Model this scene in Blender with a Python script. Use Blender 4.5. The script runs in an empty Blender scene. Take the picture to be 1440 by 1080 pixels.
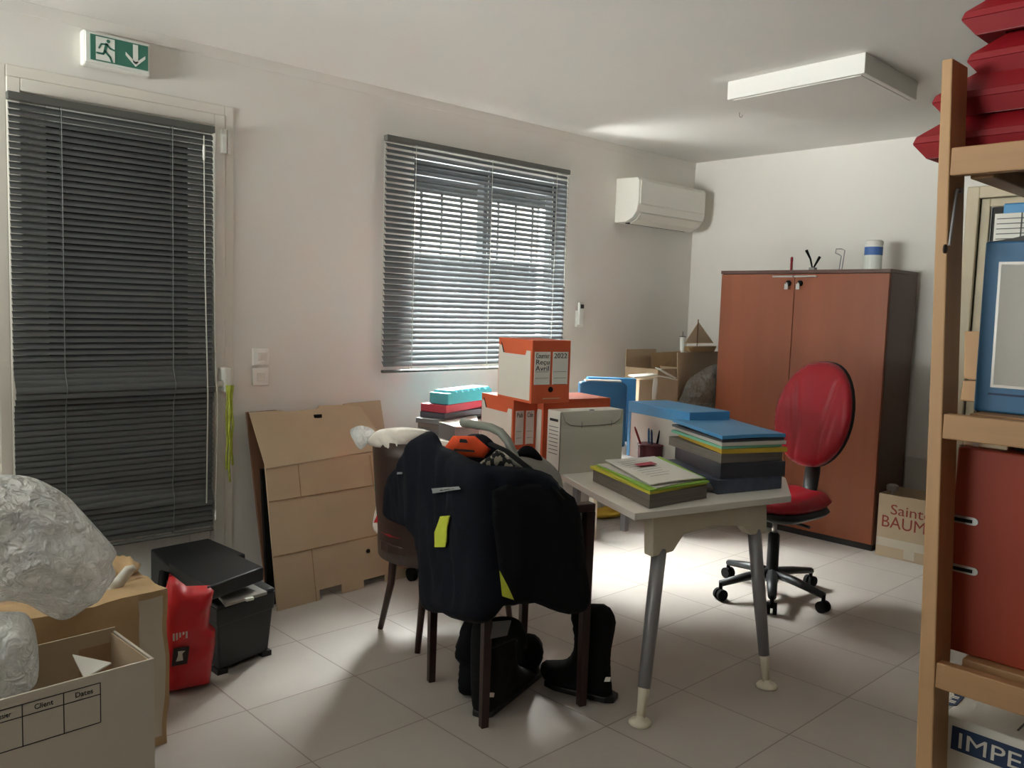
import bpy, bmesh, math, random
from mathutils import Vector, Matrix, noise, geometry
S = bpy.context.scene
COL = S.collection
random.seed(4)
PI = math.pi

# ------------------------------------------------------------------ camera
F, CX, CY = 1202.0, 720.0, 540.0
EYE = Vector((0, 0, 1.40))
_v1 = Vector((1995 - CX, 474 - CY, F)); _v2 = Vector((-421 - CX, 398 - CY, F))
AX = _v1.normalized(); AY = (_v2 - _v2.dot(AX) * AX).normalized(); AZ = AX.cross(AY)
if AZ.y > 0: AZ = -AZ
RW = Matrix((AX, AY, AZ))                       # camera (right, down, forward) -> world
cam_d = bpy.data.cameras.new('camera'); cam = bpy.data.objects.new('camera', cam_d); COL.objects.link(cam)
cam_d.sensor_width = 36; cam_d.lens = 36 * F / 1440; cam_d.clip_start = 0.02; cam_d.clip_end = 200
m = Matrix.Identity(4)
for i in range(3):
    m[i][0] = RW[i][0]; m[i][1] = -RW[i][1]; m[i][2] = -RW[i][2]; m[i][3] = EYE[i]
cam.matrix_world = m
S.camera = cam
def ray(u, v): return RW @ Vector((u - CX, v - CY, F))
def atz(u, v, z):
    d = ray(u, v); return EYE + d * ((z - EYE.z) / d.z)
def atx(u, v, x):
    d = ray(u, v); return EYE + d * (x / d.x)
def aty(u, v, y):
    d = ray(u, v); return EYE + d * (y / d.y)
def atd(u, v, dep): return EYE + ray(u, v) * (dep / F)

def proj(p):
    c = RW.transposed() @ (Vector(p) - EYE); return CX + F * c.x / c.z, CY + F * c.y / c.z

# ------------------------------------------------------------------ world, lights, exposure
w = bpy.data.worlds.new('sky'); S.world = w; w.use_nodes = True
bg = w.node_tree.nodes['Background']; bg.inputs[0].default_value = (0.94, 1.0, 0.98, 1); bg.inputs[1].default_value = 0.45
S.view_settings.view_transform = 'Standard'; S.view_settings.look = 'None'; S.view_settings.gamma = 1
S.view_settings.exposure = 2.5; S.view_settings.use_curve_mapping = False
S.cycles.use_denoising = True
S.cycles.max_bounces = 10; S.cycles.diffuse_bounces = 6; S.cycles.transparent_max_bounces = 24
S.cycles.sample_clamp_indirect = 6
YL, XB, ZC = 3.90, 5.56, 2.55                   # left wall plane, back wall plane, ceiling
XF, YR = -2.6, -3.0                             # wall behind the camera, right wall
def area(name, loc, target, sx, sy, power, col):
    l = bpy.data.lights.new(name, 'AREA'); l.shape = 'RECTANGLE'; l.size = sx; l.size_y = sy; l.energy = power; l.color = col
    o = bpy.data.objects.new(name, l); COL.objects.link(o); o.location = loc
    o.rotation_euler = (Vector(target) - Vector(loc)).to_track_quat('-Z', 'Y').to_euler()
    return o
area('daylight_window', (3.6, 7.0, 5.4), (3.45, 3.9, 1.6), 4.2, 2.6, 2000, (0.94, 1.0, 0.98))
area('daylight_window_side', (7.0, 7.0, 5.4), (3.45, 3.9, 1.6), 3.4, 2.4, 1500, (0.95, 1.0, 0.97))
area('daylight_ground', (3.45, 5.2, 0.3), (3.45, 3.9, 1.66), 3.6, 1.2, 210, (0.96, 1.0, 0.96))
area('fill_rear', (-2.2, 6.5, -0.1), (-1.2, 3.9, 1.65), 5.5, 1.6, 240, (0.95, 1.0, 0.96))  # added fill lamp outside the unseen left-wall window
area('fill_behind', (XF - 4.0, 2.5, 0.95), (XF, 2.5, 1.6), 3.6, 1.5, 185, (0.95, 1.0, 0.96))  # added fill lamp beyond the unseen opening behind the camera
sun_d = bpy.data.lights.new('sun', 'SUN'); sun_d.energy = 2.0; sun_d.angle = 0.01; sun_d.color = (1, 0.95, 0.86)
sun = bpy.data.objects.new('sun', sun_d); COL.objects.link(sun)
sun.rotation_euler = Vector((0.15, 0.92, -0.34)).to_track_quat('-Z', 'Y').to_euler()

# ------------------------------------------------------------------ materials
def lin(c):
    def f(x):
        x /= 255.0
        return x / 12.92 if x <= 0.04045 else ((x + 0.055) / 1.055) ** 2.4
    return (f(c[0]), f(c[1]), f(c[2]), 1)
def MAT(name, rgb, rough=0.6, metal=0.0, var=0.06, vscale=6.0, bump=0.0, bscale=60.0, spec=0.5, stretch=None, trans=0.0, alpha=None, sheen=0):
    mt = bpy.data.materials.new(name); mt.use_nodes = True
    nt = mt.node_tree; b = nt.nodes['Principled BSDF']; L = nt.links
    b.inputs['Roughness'].default_value = rough; b.inputs['Metallic'].default_value = metal
    b.inputs['Specular IOR Level'].default_value = spec
    if sheen: b.inputs['Sheen Weight'].default_value = sheen
    tc = nt.nodes.new('ShaderNodeTexCoord'); mp = nt.nodes.new('ShaderNodeMapping')
    L.new(tc.outputs['Object'], mp.inputs[0])
    if stretch: mp.inputs['Scale'].default_value = stretch
    n = nt.nodes.new('ShaderNodeTexNoise'); n.inputs['Scale'].default_value = vscale; n.inputs['Detail'].default_value = 5
    L.new(mp.outputs[0], n.inputs['Vector'])
    r = nt.nodes.new('ShaderNodeValToRGB'); c = lin(rgb)
    r.color_ramp.elements[0].position = 0.3; r.color_ramp.elements[1].position = 0.7
    r.color_ramp.elements[0].color = (c[0] * (1 - var), c[1] * (1 - var), c[2] * (1 - var), 1)
    r.color_ramp.elements[1].color = (min(1, c[0] * (1 + var)), min(1, c[1] * (1 + var)), min(1, c[2] * (1 + var)), 1)
    L.new(n.outputs['Fac'], r.inputs[0]); L.new(r.outputs[0], b.inputs['Base Color'])
    if bump:
        n2 = nt.nodes.new('ShaderNodeTexNoise'); n2.inputs['Scale'].default_value = bscale; n2.inputs['Detail'].default_value = 4
        L.new(mp.outputs[0], n2.inputs['Vector'])
        bp = nt.nodes.new('ShaderNodeBump'); bp.inputs['Strength'].default_value = bump; bp.inputs['Distance'].default_value = 0.01
        L.new(n2.outputs['Fac'], bp.inputs['Height']); L.new(bp.outputs[0], b.inputs['Normal'])
    if trans:
        b.inputs['Transmission Weight'].default_value = trans
    if alpha is not None:
        b.inputs['Alpha'].default_value = alpha
    return mt
M = {}
M['wall'] = MAT('wall_paint', (226, 222, 215), 0.85, var=0.015, vscale=1.5, bump=0.02, bscale=160, spec=0.2)
M['dark_unseen'] = MAT('bounce_dark_wall', (84, 82, 80), 0.6, var=0.08, vscale=3, stretch=(6, 6, 0.4))  # dark finish added on unseen walls to cut bounced light
M['ceil'] = MAT('ceiling_paint', (226, 223, 218), 0.9, var=0.01, vscale=1.2, spec=0.2)
M['white'] = MAT('white_plastic', (226, 224, 216), 0.4, var=0.01)
M['trim'] = MAT('white_trim_paint', (226, 220, 210), 0.5, var=0.01)
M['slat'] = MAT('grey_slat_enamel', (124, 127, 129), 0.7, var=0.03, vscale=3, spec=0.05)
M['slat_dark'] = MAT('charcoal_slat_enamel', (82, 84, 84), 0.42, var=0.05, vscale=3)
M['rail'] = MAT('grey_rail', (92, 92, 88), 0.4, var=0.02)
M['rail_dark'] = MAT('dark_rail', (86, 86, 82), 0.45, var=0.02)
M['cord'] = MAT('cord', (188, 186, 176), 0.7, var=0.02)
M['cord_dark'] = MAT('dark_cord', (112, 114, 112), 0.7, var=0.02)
M['bright'] = MAT('bright_white_plastic', (240, 238, 232), 0.35, var=0.01)
M['black'] = MAT('black_plastic', (23, 24, 26), 0.45, var=0.1, bump=0.05, bscale=300)
M['blackm'] = MAT('black_matte', (9, 9, 10), 0.85, var=0.1, spec=0.25)
M['green'] = MAT('sign_green', (58, 116, 98), 0.5, var=0.02)
M['signwhite'] = MAT('sign_white', (228, 230, 222), 0.5, var=0.01)
M['navy'] = MAT('navy_cloth', (16, 19, 28), 0.9, var=0.14, vscale=9, bump=0.25, bscale=320, spec=0.2)
M['navy2'] = MAT('black_cloth', (13, 14, 18), 0.9, var=0.14, vscale=9, bump=0.25, bscale=320, spec=0.2)
M['hivis'] = MAT('hi_vis_strip', (196, 206, 62), 0.6, var=0.06, vscale=30)
M['silver'] = MAT('silver_strip', (150, 152, 152), 0.45, var=0.05)
M['orangecloth'] = MAT('orange_cloth', (238, 82, 28), 0.7, var=0.06)
M['orange'] = MAT('orange_card', (204, 92, 54), 0.6, var=0.04, vscale=5)
M['paper'] = MAT('paper', (226, 222, 212), 0.8, var=0.02)
M['greypaper'] = MAT('grey_paper', (196, 192, 184), 0.8, var=0.02)
M['ink'] = MAT('ink', (38, 36, 38), 0.7, var=0.02)
M['softink'] = MAT('soft_ink', (92, 90, 90), 0.7, var=0.02)
M['blue'] = MAT('blue_card', (72, 142, 192), 0.5, var=0.04)
M['bluedk'] = MAT('blue_shelf_card', (46, 104, 146), 0.5, var=0.04)
M['teal'] = MAT('teal_plastic', (66, 150, 158), 0.35, var=0.06)
M['crimson'] = MAT('crimson_card', (164, 36, 56), 0.55, var=0.05)
M['green_fold'] = MAT('mint_card', (120, 190, 160), 0.6, var=0.04)
M['yellow_fold'] = MAT('yellow_card', (206, 196, 66), 0.6, var=0.05)
M['lime'] = MAT('lime_card', (150, 196, 70), 0.6, var=0.05)
M['mustard'] = MAT('mustard_card', (196, 160, 50), 0.6, var=0.05)
M['greyf'] = MAT('grey_folder', (106, 104, 104), 0.5, var=0.1, vscale=12)
M['darkf'] = MAT('dark_folder', (62, 62, 70), 0.4, var=0.15, vscale=10)
M['pages'] = MAT('page_edges', (118, 110, 102), 0.8, var=0.22, vscale=3, stretch=(1, 1, 160))
M['kraft'] = MAT('kraft_board', (186, 164, 136), 0.8, var=0.05, vscale=4, bump=0.03, bscale=200)
M['kraftd'] = MAT('dark_kraft_board', (122, 84, 62), 0.8, var=0.08, vscale=4)
M['kraftw'] = MAT('worn_kraft_board', (178, 148, 108), 0.75, var=0.14, vscale=7, bump=0.25, bscale=26)
M['kraftedge'] = MAT('corrugated_edge', (150, 122, 92), 0.85, var=0.2, vscale=60)
M['tape'] = MAT('brown_tape', (164, 130, 98), 0.35, var=0.1, vscale=14)
M['cleartape'] = MAT('clear_tape', (196, 184, 166), 0.28, var=0.05)
M['whiteboard_card'] = MAT('white_card', (196, 188, 174), 0.75, var=0.03, vscale=3)
M['creamcard'] = MAT('cream_card', (206, 202, 190), 0.7, var=0.03)
M['steel'] = MAT('satin_steel', (190, 190, 186), 0.3, metal=0.9, var=0.03)
M['greymetal'] = MAT('grey_metal', (150, 148, 150), 0.38, metal=0.35, var=0.03)
M['hose'] = MAT('grey_rubber', (120, 122, 112), 0.5, var=0.05)
M['cream'] = MAT('cream_metal', (216, 206, 184), 0.45, var=0.02)
M['desktop'] = MAT('white_laminate', (232, 227, 218), 0.4, var=0.02, vscale=8)
M['deskedge'] = MAT('beige_edge_band', (178, 168, 154), 0.5, var=0.03)
M['redcloth'] = MAT('red_upholstery', (166, 12, 34), 0.42, var=0.05, vscale=8, bump=0.06, bscale=260)
M['redbag'] = MAT('red_woven_plastic', (190, 30, 36), 0.42, var=0.12, vscale=9, bump=0.12, bscale=38)
M['redtub'] = MAT('red_plastic', (140, 18, 28), 0.48, var=0.05, vscale=5)
M['darkwood'] = MAT('dark_brown_wood', (58, 38, 32), 0.4, var=0.2, vscale=5, stretch=(1, 1, 0.15))
M['redwood'] = MAT('mahogany_leg', (46, 24, 22), 0.4, var=0.2, vscale=5, stretch=(6, 6, 0.4))
M['cherry'] = MAT('cherry_veneer', (142, 76, 46), 0.42, var=0.10, vscale=3.2, stretch=(3, 3, 0.18), bump=0.02, bscale=40)
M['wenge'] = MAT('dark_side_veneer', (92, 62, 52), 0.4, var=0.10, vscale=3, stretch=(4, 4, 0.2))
M['plinth'] = MAT('black_plinth', (30, 24, 24), 0.6, var=0.05)
M['pine'] = MAT('pine', (182, 142, 100), 0.6, var=0.10, vscale=3, stretch=(7, 7, 0.35), bump=0.05, bscale=30)
M['pineh'] = MAT('pine_rail', (170, 130, 90), 0.6, var=0.12, vscale=3, stretch=(7, 0.35, 7), bump=0.05, bscale=30)
M['knot'] = MAT('pine_knot', (62, 42, 28), 0.7, var=0.2, vscale=30)
M['balsa'] = MAT('pale_cloth_sail', (216, 196, 164), 0.8, var=0.05)
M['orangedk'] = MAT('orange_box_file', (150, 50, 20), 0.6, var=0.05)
M['navyprint'] = MAT('navy_print', (36, 58, 92), 0.6, var=0.03)
M['redprint'] = MAT('dark_red_print', (142, 58, 46), 0.7, var=0.05)
M['blueprint'] = MAT('blue_band', (74, 112, 176), 0.5, var=0.05)
M['burg'] = MAT('burgundy_mesh', (84, 24, 38), 0.5, var=0.15, vscale=40)
M['strap'] = MAT('yellow_green_strap', (176, 184, 66), 0.7, var=0.25, vscale=30)
M['greycloth'] = MAT('grey_cloth', (150, 146, 140), 0.85, var=0.1, vscale=14, bump=0.2, bscale=60)
M['whitecloth'] = MAT('off_white_cloth', (222, 214, 202), 0.85, var=0.04, bump=0.15, bscale=30)
M['blueglove'] = MAT('slate_pouch', (84, 92, 112), 0.3, var=0.25, vscale=12)
M['exterior'] = MAT('exterior_render', (200, 196, 184), 0.9, var=0.04)
M['exterior_grey'] = MAT('garden_wall', (62, 65, 64), 0.9, var=0.05)
M['frame_shade'] = MAT('shade_dark_frame', (62, 64, 66), 0.5, var=0.02)  # window frame in shadow: the shade is put into this colour
M['asphalt'] = MAT('asphalt', (60, 60, 60), 0.9)
M['shutter'] = MAT('roller_shutter', (70, 72, 72), 0.6, var=0.03)
M['pvc'] = MAT('white_pvc', (222, 222, 218), 0.35, var=0.01)
M['tan'] = MAT('tan_door_paint', (206, 192, 164), 0.5, var=0.02)
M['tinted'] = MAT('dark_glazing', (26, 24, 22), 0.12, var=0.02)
def film(name, col, rough, opac, tl=0.35, bs=0.55):
    mt = bpy.data.materials.new(name); mt.use_nodes = True; nt = mt.node_tree; L = nt.links
    b = nt.nodes['Principled BSDF']; b.inputs['Base Color'].default_value = lin(col); b.inputs['Roughness'].default_value = rough
    b.inputs['Specular IOR Level'].default_value = 0.8
    tr = nt.nodes.new('ShaderNodeBsdfTransparent'); mx = nt.nodes.new('ShaderNodeMixShader')
    tc = nt.nodes.new('ShaderNodeTexCoord'); n = nt.nodes.new('ShaderNodeTexNoise'); n.inputs['Scale'].default_value = 9
    n.inputs['Detail'].default_value = 6; L.new(tc.outputs['Object'], n.inputs['Vector'])
    r = nt.nodes.new('ShaderNodeMapRange'); r.inputs[1].default_value = 0.3; r.inputs[2].default_value = 0.7
    r.inputs[3].default_value = opac - 0.13; r.inputs[4].default_value = min(1, opac + 0.2)
    L.new(n.outputs['Fac'], r.inputs[0]); L.new(r.outputs[0], mx.inputs[0])
    n2 = nt.nodes.new('ShaderNodeTexNoise'); n2.inputs['Scale'].default_value = 24; n2.inputs['Detail'].default_value = 3; n2.inputs['Distortion'].default_value = 1.2
    L.new(tc.outputs['Object'], n2.inputs['Vector'])
    bp = nt.nodes.new('ShaderNodeBump'); bp.inputs['Strength'].default_value = bs; bp.inputs['Distance'].default_value = 0.06
    mv = nt.nodes.new('ShaderNodeMix'); mv.data_type = 'RGBA'; mv.inputs[0].default_value = 0.06
    L.new(tc.outputs['Object'], mv.inputs[6]); L.new(n2.outputs['Color'], mv.inputs[7])
    vo = nt.nodes.new('ShaderNodeTexVoronoi'); vo.inputs['Scale'].default_value = 11; L.new(mv.outputs[2], vo.inputs['Vector'])
    vo2 = nt.nodes.new('ShaderNodeTexVoronoi'); vo2.inputs['Scale'].default_value = 30; L.new(mv.outputs[2], vo2.inputs['Vector'])
    ad = nt.nodes.new('ShaderNodeMath'); ad.operation = 'MULTIPLY_ADD'; ad.inputs[1].default_value = 0.35
    L.new(vo2.outputs['Distance'], ad.inputs[0]); L.new(vo.outputs['Distance'], ad.inputs[2])
    L.new(ad.outputs[0], bp.inputs['Height']); L.new(bp.outputs[0], b.inputs['Normal'])
    gl = nt.nodes.new('ShaderNodeBsdfGlossy'); gl.inputs['Roughness'].default_value = rough; L.new(bp.outputs[0], gl.inputs['Normal'])
    mg = nt.nodes.new('ShaderNodeMixShader'); mg.inputs[0].default_value = 0.22; L.new(b.outputs[0], mg.inputs[1]); L.new(gl.outputs[0], mg.inputs[2])
    tb = nt.nodes.new('ShaderNodeBsdfTranslucent'); tb.inputs[0].default_value = lin(col); m2 = nt.nodes.new('ShaderNodeMixShader'); m2.inputs[0].default_value = tl
    L.new(mg.outputs[0], m2.inputs[1]); L.new(tb.outputs[0], m2.inputs[2])
    L.new(tr.outputs[0], mx.inputs[1]); L.new(m2.outputs[0], mx.inputs[2])
    L.new(mx.outputs[0], nt.nodes['Material Output'].inputs[0])
    return mt
M['film'] = film('clear_plastic_film', (250, 250, 248), 0.12, 0.74, 0.22, 1.0)
M['film_white'] = film('white_plastic_film', (244, 244, 242), 0.16, 0.85, 0.3, 0.7)
M['film_grey'] = film('grey_plastic_film', (150, 148, 140), 0.1, 0.6, 0.2, 0.9)
M['pouch'] = film('clear_pouch', (120, 128, 148), 0.15, 0.75)
def glass():
    mt = bpy.data.materials.new('window_glass'); mt.use_nodes = True; nt = mt.node_tree; L = nt.links
    g = nt.nodes.new('ShaderNodeBsdfGlossy'); g.inputs['Roughness'].default_value = 0.02
    tr = nt.nodes.new('ShaderNodeBsdfTransparent'); mx = nt.nodes.new('ShaderNodeMixShader'); mx.inputs[0].default_value = 0.06
    L.new(tr.outputs[0], mx.inputs[1]); L.new(g.outputs[0], mx.inputs[2]); L.new(mx.outputs[0], nt.nodes['Material Output'].inputs[0])
    return mt
M['glass'] = glass()
def tile_mat():
    mt = bpy.data.materials.new('floor_tiles'); mt.use_nodes = True; nt = mt.node_tree; L = nt.links
    b = nt.nodes['Principled BSDF']; b.inputs['Roughness'].default_value = 0.5; b.inputs['Specular IOR Level'].default_value = 0.35
    g = nt.nodes.new('ShaderNodeNewGeometry'); mp = nt.nodes.new('ShaderNodeMapping'); mp.vector_type = 'POINT'
    mp.inputs['Location'].default_value = (-2.61 + 0.435 * 20, -1.776 + 0.435 * 20, 0)
    L.new(g.outputs['Position'], mp.inputs[0])
    br = nt.nodes.new('ShaderNodeTexBrick'); br.offset = 0; br.squash = 1
    br.inputs['Scale'].default_value = 1; br.inputs['Brick Width'].default_value = 0.435; br.inputs['Row Height'].default_value = 0.435
    br.inputs['Mortar Size'].default_value = 0.0028; br.inputs['Mortar Smooth'].default_value = 0.3
    br.inputs['Color1'].default_value = lin((176, 168, 160)); br.inputs['Color2'].default_value = lin((170, 161, 153)); br.inputs['Mortar'].default_value = lin((138, 126, 116))
    L.new(mp.outputs[0], br.inputs['Vector'])
    n = nt.nodes.new('ShaderNodeTexNoise'); n.inputs['Scale'].default_value = 3.5; n.inputs['Detail'].default_value = 8
    L.new(g.outputs['Position'], n.inputs['Vector'])
    r = nt.nodes.new('ShaderNodeMapRange'); r.inputs[3].default_value = 0.88; r.inputs[4].default_value = 1.1
    L.new(n.outputs['Fac'], r.inputs[0])
    mx = nt.nodes.new('ShaderNodeMix'); mx.data_type = 'RGBA'; mx.blend_type = 'MULTIPLY'; mx.inputs[0].default_value = 1
    L.new(br.outputs['Color'], mx.inputs[6]); L.new(r.outputs[0], mx.inputs[7]); L.new(mx.outputs[2], b.inputs['Base Color'])
    bp = nt.nodes.new('ShaderNodeBump'); bp.inputs['Strength'].default_value = 0.3; bp.inputs['Distance'].default_value = 0.002; bp.invert = True
    L.new(br.outputs['Fac'], bp.inputs['Height']); L.new(bp.outputs[0], b.inputs['Normal'])
    return mt
M['tile'] = tile_mat()
def camo_mat():
    mt = MAT('patterned_mesh_cloth', (150, 140, 126), 0.8); nt = mt.node_tree
    r = [n for n in nt.nodes if n.type == 'VALTORGB'][0]; r.color_ramp.interpolation = 'CONSTANT'
    r.color_ramp.elements[0].color = lin((22, 22, 24)); r.color_ramp.elements[1].color = lin((168, 158, 142)); r.color_ramp.elements[1].position = 0.5
    [n for n in nt.nodes if n.type == 'TEX_NOISE'][0].inputs['Scale'].default_value = 42
    return mt
M['camo'] = camo_mat()

# ------------------------------------------------------------------ builders
class MB:
    def __init__(s): s.v = []; s.f = []; s.mi = []; s.cur = 0
    def add(s, vs, fs):
        o = len(s.v); s.v += [Vector(v) for v in vs]
        for f in fs: s.f.append([i + o for i in f]); s.mi.append(s.cur)
        return s
    def hexa(s, b, t):                      # bottom quad (ccw from above), top quad
        n = len(b)
        fs = [list(range(n))[::-1], list(range(n, 2 * n))] + [[i, (i + 1) % n, n + (i + 1) % n, n + i] for i in range(n)]
        return s.add(list(b) + list(t), fs)
    def box(s, x0, x1, y0, y1, z0, z1):
        b = [(x0, y0, z0), (x1, y0, z0), (x1, y1, z0), (x0, y1, z0)]
        return s.hexa(b, [(p[0], p[1], z1) for p in b])
    def obox(s, o, a, b, z0, z1):           # oriented: corner o (xy), edge vectors a, b
        o = Vector((o[0], o[1])); a = Vector(a[:2]); b = Vector(b[:2])
        if a.x * b.y - a.y * b.x < 0: a, b = b, a
        q = [o, o + a, o + a + b, o + b]
        return s.hexa([(p.x, p.y, z0) for p in q], [(p.x, p.y, z1) for p in q])
    def prism(s, poly, z0, z1):
        return s.hexa([(p[0], p[1], z0) for p in poly], [(p[0], p[1], z1) for p in poly])
    def extr(s, pts, vec):                  # planar polygon extruded by a vector
        vec = Vector(vec); n = len(pts)
        return s.hexa([Vector(p) for p in pts], [Vector(p) + vec for p in pts])
    def tube(s, pts, r, n=10, cap=True, flat=None):
        pts = [Vector(p) for p in pts]; k = len(pts)
        rs = r if isinstance(r, (list, tuple)) else [r] * k
        o = len(s.v); up = None
        for i, p in enumerate(pts):
            d = (pts[min(i + 1, k - 1)] - pts[max(i - 1, 0)]).normalized()
            if up is None: up = Vector((0, 0, 1)) if abs(d.z) < 0.9 else Vector((1, 0, 0))
            a = d.cross(up)
            if a.length < 1e-4: a = d.cross(Vector((0, 1, 0)))
            a.normalize(); b = a.cross(d).normalized(); up = b
            for j in range(n):
                t = 2 * PI * j / n
                s.v.append(p + (a * math.cos(t) * rs[i] + b * math.sin(t) * rs[i] * (flat or 1)))
        for i in range(k - 1):
            for j in range(n):
                s.f.append([o + i * n + j, o + i * n + (j + 1) % n, o + (i + 1) * n + (j + 1) % n, o + (i + 1) * n + j]); s.mi.append(s.cur)
        if cap:
            s.f.append([o + j for j in range(n)][::-1]); s.mi.append(s.cur)
            s.f.append([o + (k - 1) * n + j for j in range(n)]); s.mi.append(s.cur)
        return s
    def lathe(s, c, prof, n=24):            # profile [(r, z)], axis z through c
        return s.tube([(c[0], c[1], c[2] + z) for r, z in prof], [max(r, 1e-4) for r, z in prof], n)
    def grid(s, fn, nu, nv):
        vs = [fn(i / nu, j / nv) for i in range(nu + 1) for j in range(nv + 1)]
        fs = [[i * (nv + 1) + j, (i + 1) * (nv + 1) + j, (i + 1) * (nv + 1) + j + 1, i * (nv + 1) + j + 1] for i in range(nu) for j in range(nv)]
        return s.add(vs, fs)
def build(name, mb, mats, parent=None, bevel=0, smooth=False, solid=0, sub=0, label=None):
    me = bpy.data.meshes.new(name)
    xs = [v.x for v in mb.v]; ys = [v.y for v in mb.v]; zs = [v.z for v in mb.v]
    c = Vector(((min(xs) + max(xs)) / 2, (min(ys) + max(ys)) / 2, min(zs)))
    me.from_pydata([v - c for v in mb.v], [], mb.f)
    if not isinstance(mats, (list, tuple)): mats = [mats]
    for t in mats: me.materials.append(M[t])
    for p, i in zip(me.polygons, mb.mi): p.material_index = min(i, len(mats) - 1); p.use_smooth = smooth
    bm = bmesh.new(); bm.from_mesh(me); bmesh.ops.recalc_face_normals(bm, faces=bm.faces); bm.to_mesh(me); bm.free()
    o = bpy.data.objects.new(name, me); COL.objects.link(o); o.location = c
    if parent is not None:
        o.parent = parent
        base = parent.get('_base')
        pw = Matrix.Translation(WORLD[parent.name]); o.matrix_parent_inverse = pw.inverted()
    WORLD[o.name] = c
    if bevel:
        b = o.modifiers.new('bevel', 'BEVEL'); b.width = bevel; b.segments = 2; b.limit_method = 'ANGLE'; b.angle_limit = 0.6
    if solid:
        b = o.modifiers.new('solid', 'SOLIDIFY'); b.thickness = solid; b.offset = 0
    if sub:
        b = o.modifiers.new('sub', 'SUBSURF'); b.levels = sub; b.render_levels = sub
    if label: o['label'] = label
    return o
WORLD = {}
def thing(name, loc, label, cat, group=None):
    o = bpy.data.objects.new(name, None); COL.objects.link(o); o.location = loc; o.empty_display_size = 0.05
    WORLD[o.name] = Vector(loc)
    o['label'] = label; o['category'] = cat
    if group: o['group'] = group
    return o
def tag(o, label, cat, group=None):
    o['label'] = label; o['category'] = cat
    if group: o['group'] = group
    return o
def struct(o): o['kind'] = 'structure'; return o
def dup(root, loc, rz, label, group=None):
    r = root.copy(); COL.objects.link(r); r.location = loc; r.rotation_euler = (0, 0, rz); r['label'] = label
    if group: r['group'] = group
    for ch in list(root.children):
        c = ch.copy(); COL.objects.link(c); c.parent = r
        for g in list(ch.children):
            d = g.copy(); COL.objects.link(d); d.parent = c
    return r
def text(name, body, mat, parent, origin, xdir, ydir, size, width=None, thick=0.0006, align='LEFT'):
    cu = bpy.data.curves.new(name, 'FONT'); cu.body = body; cu.size = size; cu.extrude = thick; cu.align_x = align
    cu.resolution_u = 3
    t = bpy.data.objects.new('tmp', cu); COL.objects.link(t)
    bpy.context.view_layer.update()
    me = bpy.data.meshes.new_from_object(t.evaluated_get(bpy.context.evaluated_depsgraph_get()))
    bpy.data.objects.remove(t)
    x = Vector(xdir).normalized(); y = Vector(ydir).normalized(); z = x.cross(y)
    k = 1.0
    if width:
        ex = max(v.co.x for v in me.vertices) - min(v.co.x for v in me.vertices); k = width / ex
    mb = MB(); mb.add([Vector(origin) + x * v.co.x * k + y * v.co.y + z * v.co.z for v in me.vertices], [list(p.vertices) for p in me.polygons])
    return build(name, mb, mat, parent)
def nz(p, s, seed=0): return noise.noise(Vector(p) * s + Vector((seed * 7.3, seed * 3.1, seed)))
def crease(p, s, seed=0): return 1 - 2 * abs(nz(p, s, seed))
def ridge(p, s, seed=0, k=6): return max(0, 1 - abs(nz(p, s, seed)) * 2.2) ** k
def smooth_outline(o, n=3):
    k = len(o); r = []
    for i in range(k):
        p0, p1, p2, p3 = [Vector(o[(i + j - 1) % k]) for j in range(4)]
        for t in [q / n for q in range(n)]:
            r.append(0.5 * ((2 * p1) + (-p0 + p2) * t + (2 * p0 - 5 * p1 + 4 * p2 - p3) * t * t + (-p0 + 3 * p1 - 3 * p2 + p3) * t ** 3))
    return r
def pillow(outline, mapping, T, D=None, res=0.02, fold=None, back=1.0, power=0.5):
    """closed cushion-like mesh with the given outline (s, z); mapping(s, z, off) -> world"""
    o = [Vector(p) for p in outline]; pts = []
    for i in range(len(o)):
        a, b = o[i], o[(i + 1) % len(o)]; k = max(1, int((b - a).length / res))
        for j in range(k): pts.append(a.lerp(b, j / k))
    nb = len(pts); D = D or 4 * T
    def segd(p):
        best = 9
        for i in range(len(o)):
            a, b = o[i], o[(i + 1) % len(o)]; ab = b - a; L2 = ab.length_squared
            t = 0 if L2 < 1e-12 else max(0, min(1, (p - a).dot(ab) / L2))
            d = (a + ab * t - p).length
            if d < best: best = d
        return best
    def inside(p):
        c = False
        for i in range(len(o)):
            a, b = o[i], o[(i + 1) % len(o)]
            if (a.y > p.y) != (b.y > p.y) and p.x < (b.x - a.x) * (p.y - a.y) / (b.y - a.y) + a.x: c = not c
        return c
    x0 = min(p.x for p in o); x1 = max(p.x for p in o); y0 = min(p.y for p in o); y1 = max(p.y for p in o)
    j = 0; y = y0
    while y < y1:
        x = x0 + (0.5 * res if j % 2 else 0)
        while x < x1:
            p = Vector((x, y))
            if inside(p) and segd(p) > 0.45 * res: pts.append(p)
            x += res
        y += res * 0.87; j += 1
    vs, es, fs, *_ = geometry.delaunay_2d_cdt(pts, [(i, (i + 1) % nb) for i in range(nb)], [], 1, 1e-6)
    mb = MB(); front = []; bk = []
    dd = [segd(v) for v in vs]
    for v, d in zip(vs, dd):
        e = min(d / D, 1); t = T * (1 - (1 - e) ** 2) ** power
        off = t + (fold(v.x, v.y) * min(1, d / (0.5 * D)) if fold else 0)
        front.append(len(mb.v)); mb.v.append(Vector(mapping(v.x, v.y, off)))
    for i, (v, d) in enumerate(zip(vs, dd)):
        if d < 1e-5: bk.append(front[i])
        else:
            e = min(d / D, 1); t = T * (1 - (1 - e) ** 2) ** power
            bk.append(len(mb.v)); mb.v.append(Vector(mapping(v.x, v.y, -t * back)))
    for f in fs:
        mb.f.append([front[i] for i in f]); mb.mi.append(0)
        mb.f.append([bk[i] for i in reversed(f)]); mb.mi.append(0)
    return mb
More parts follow.
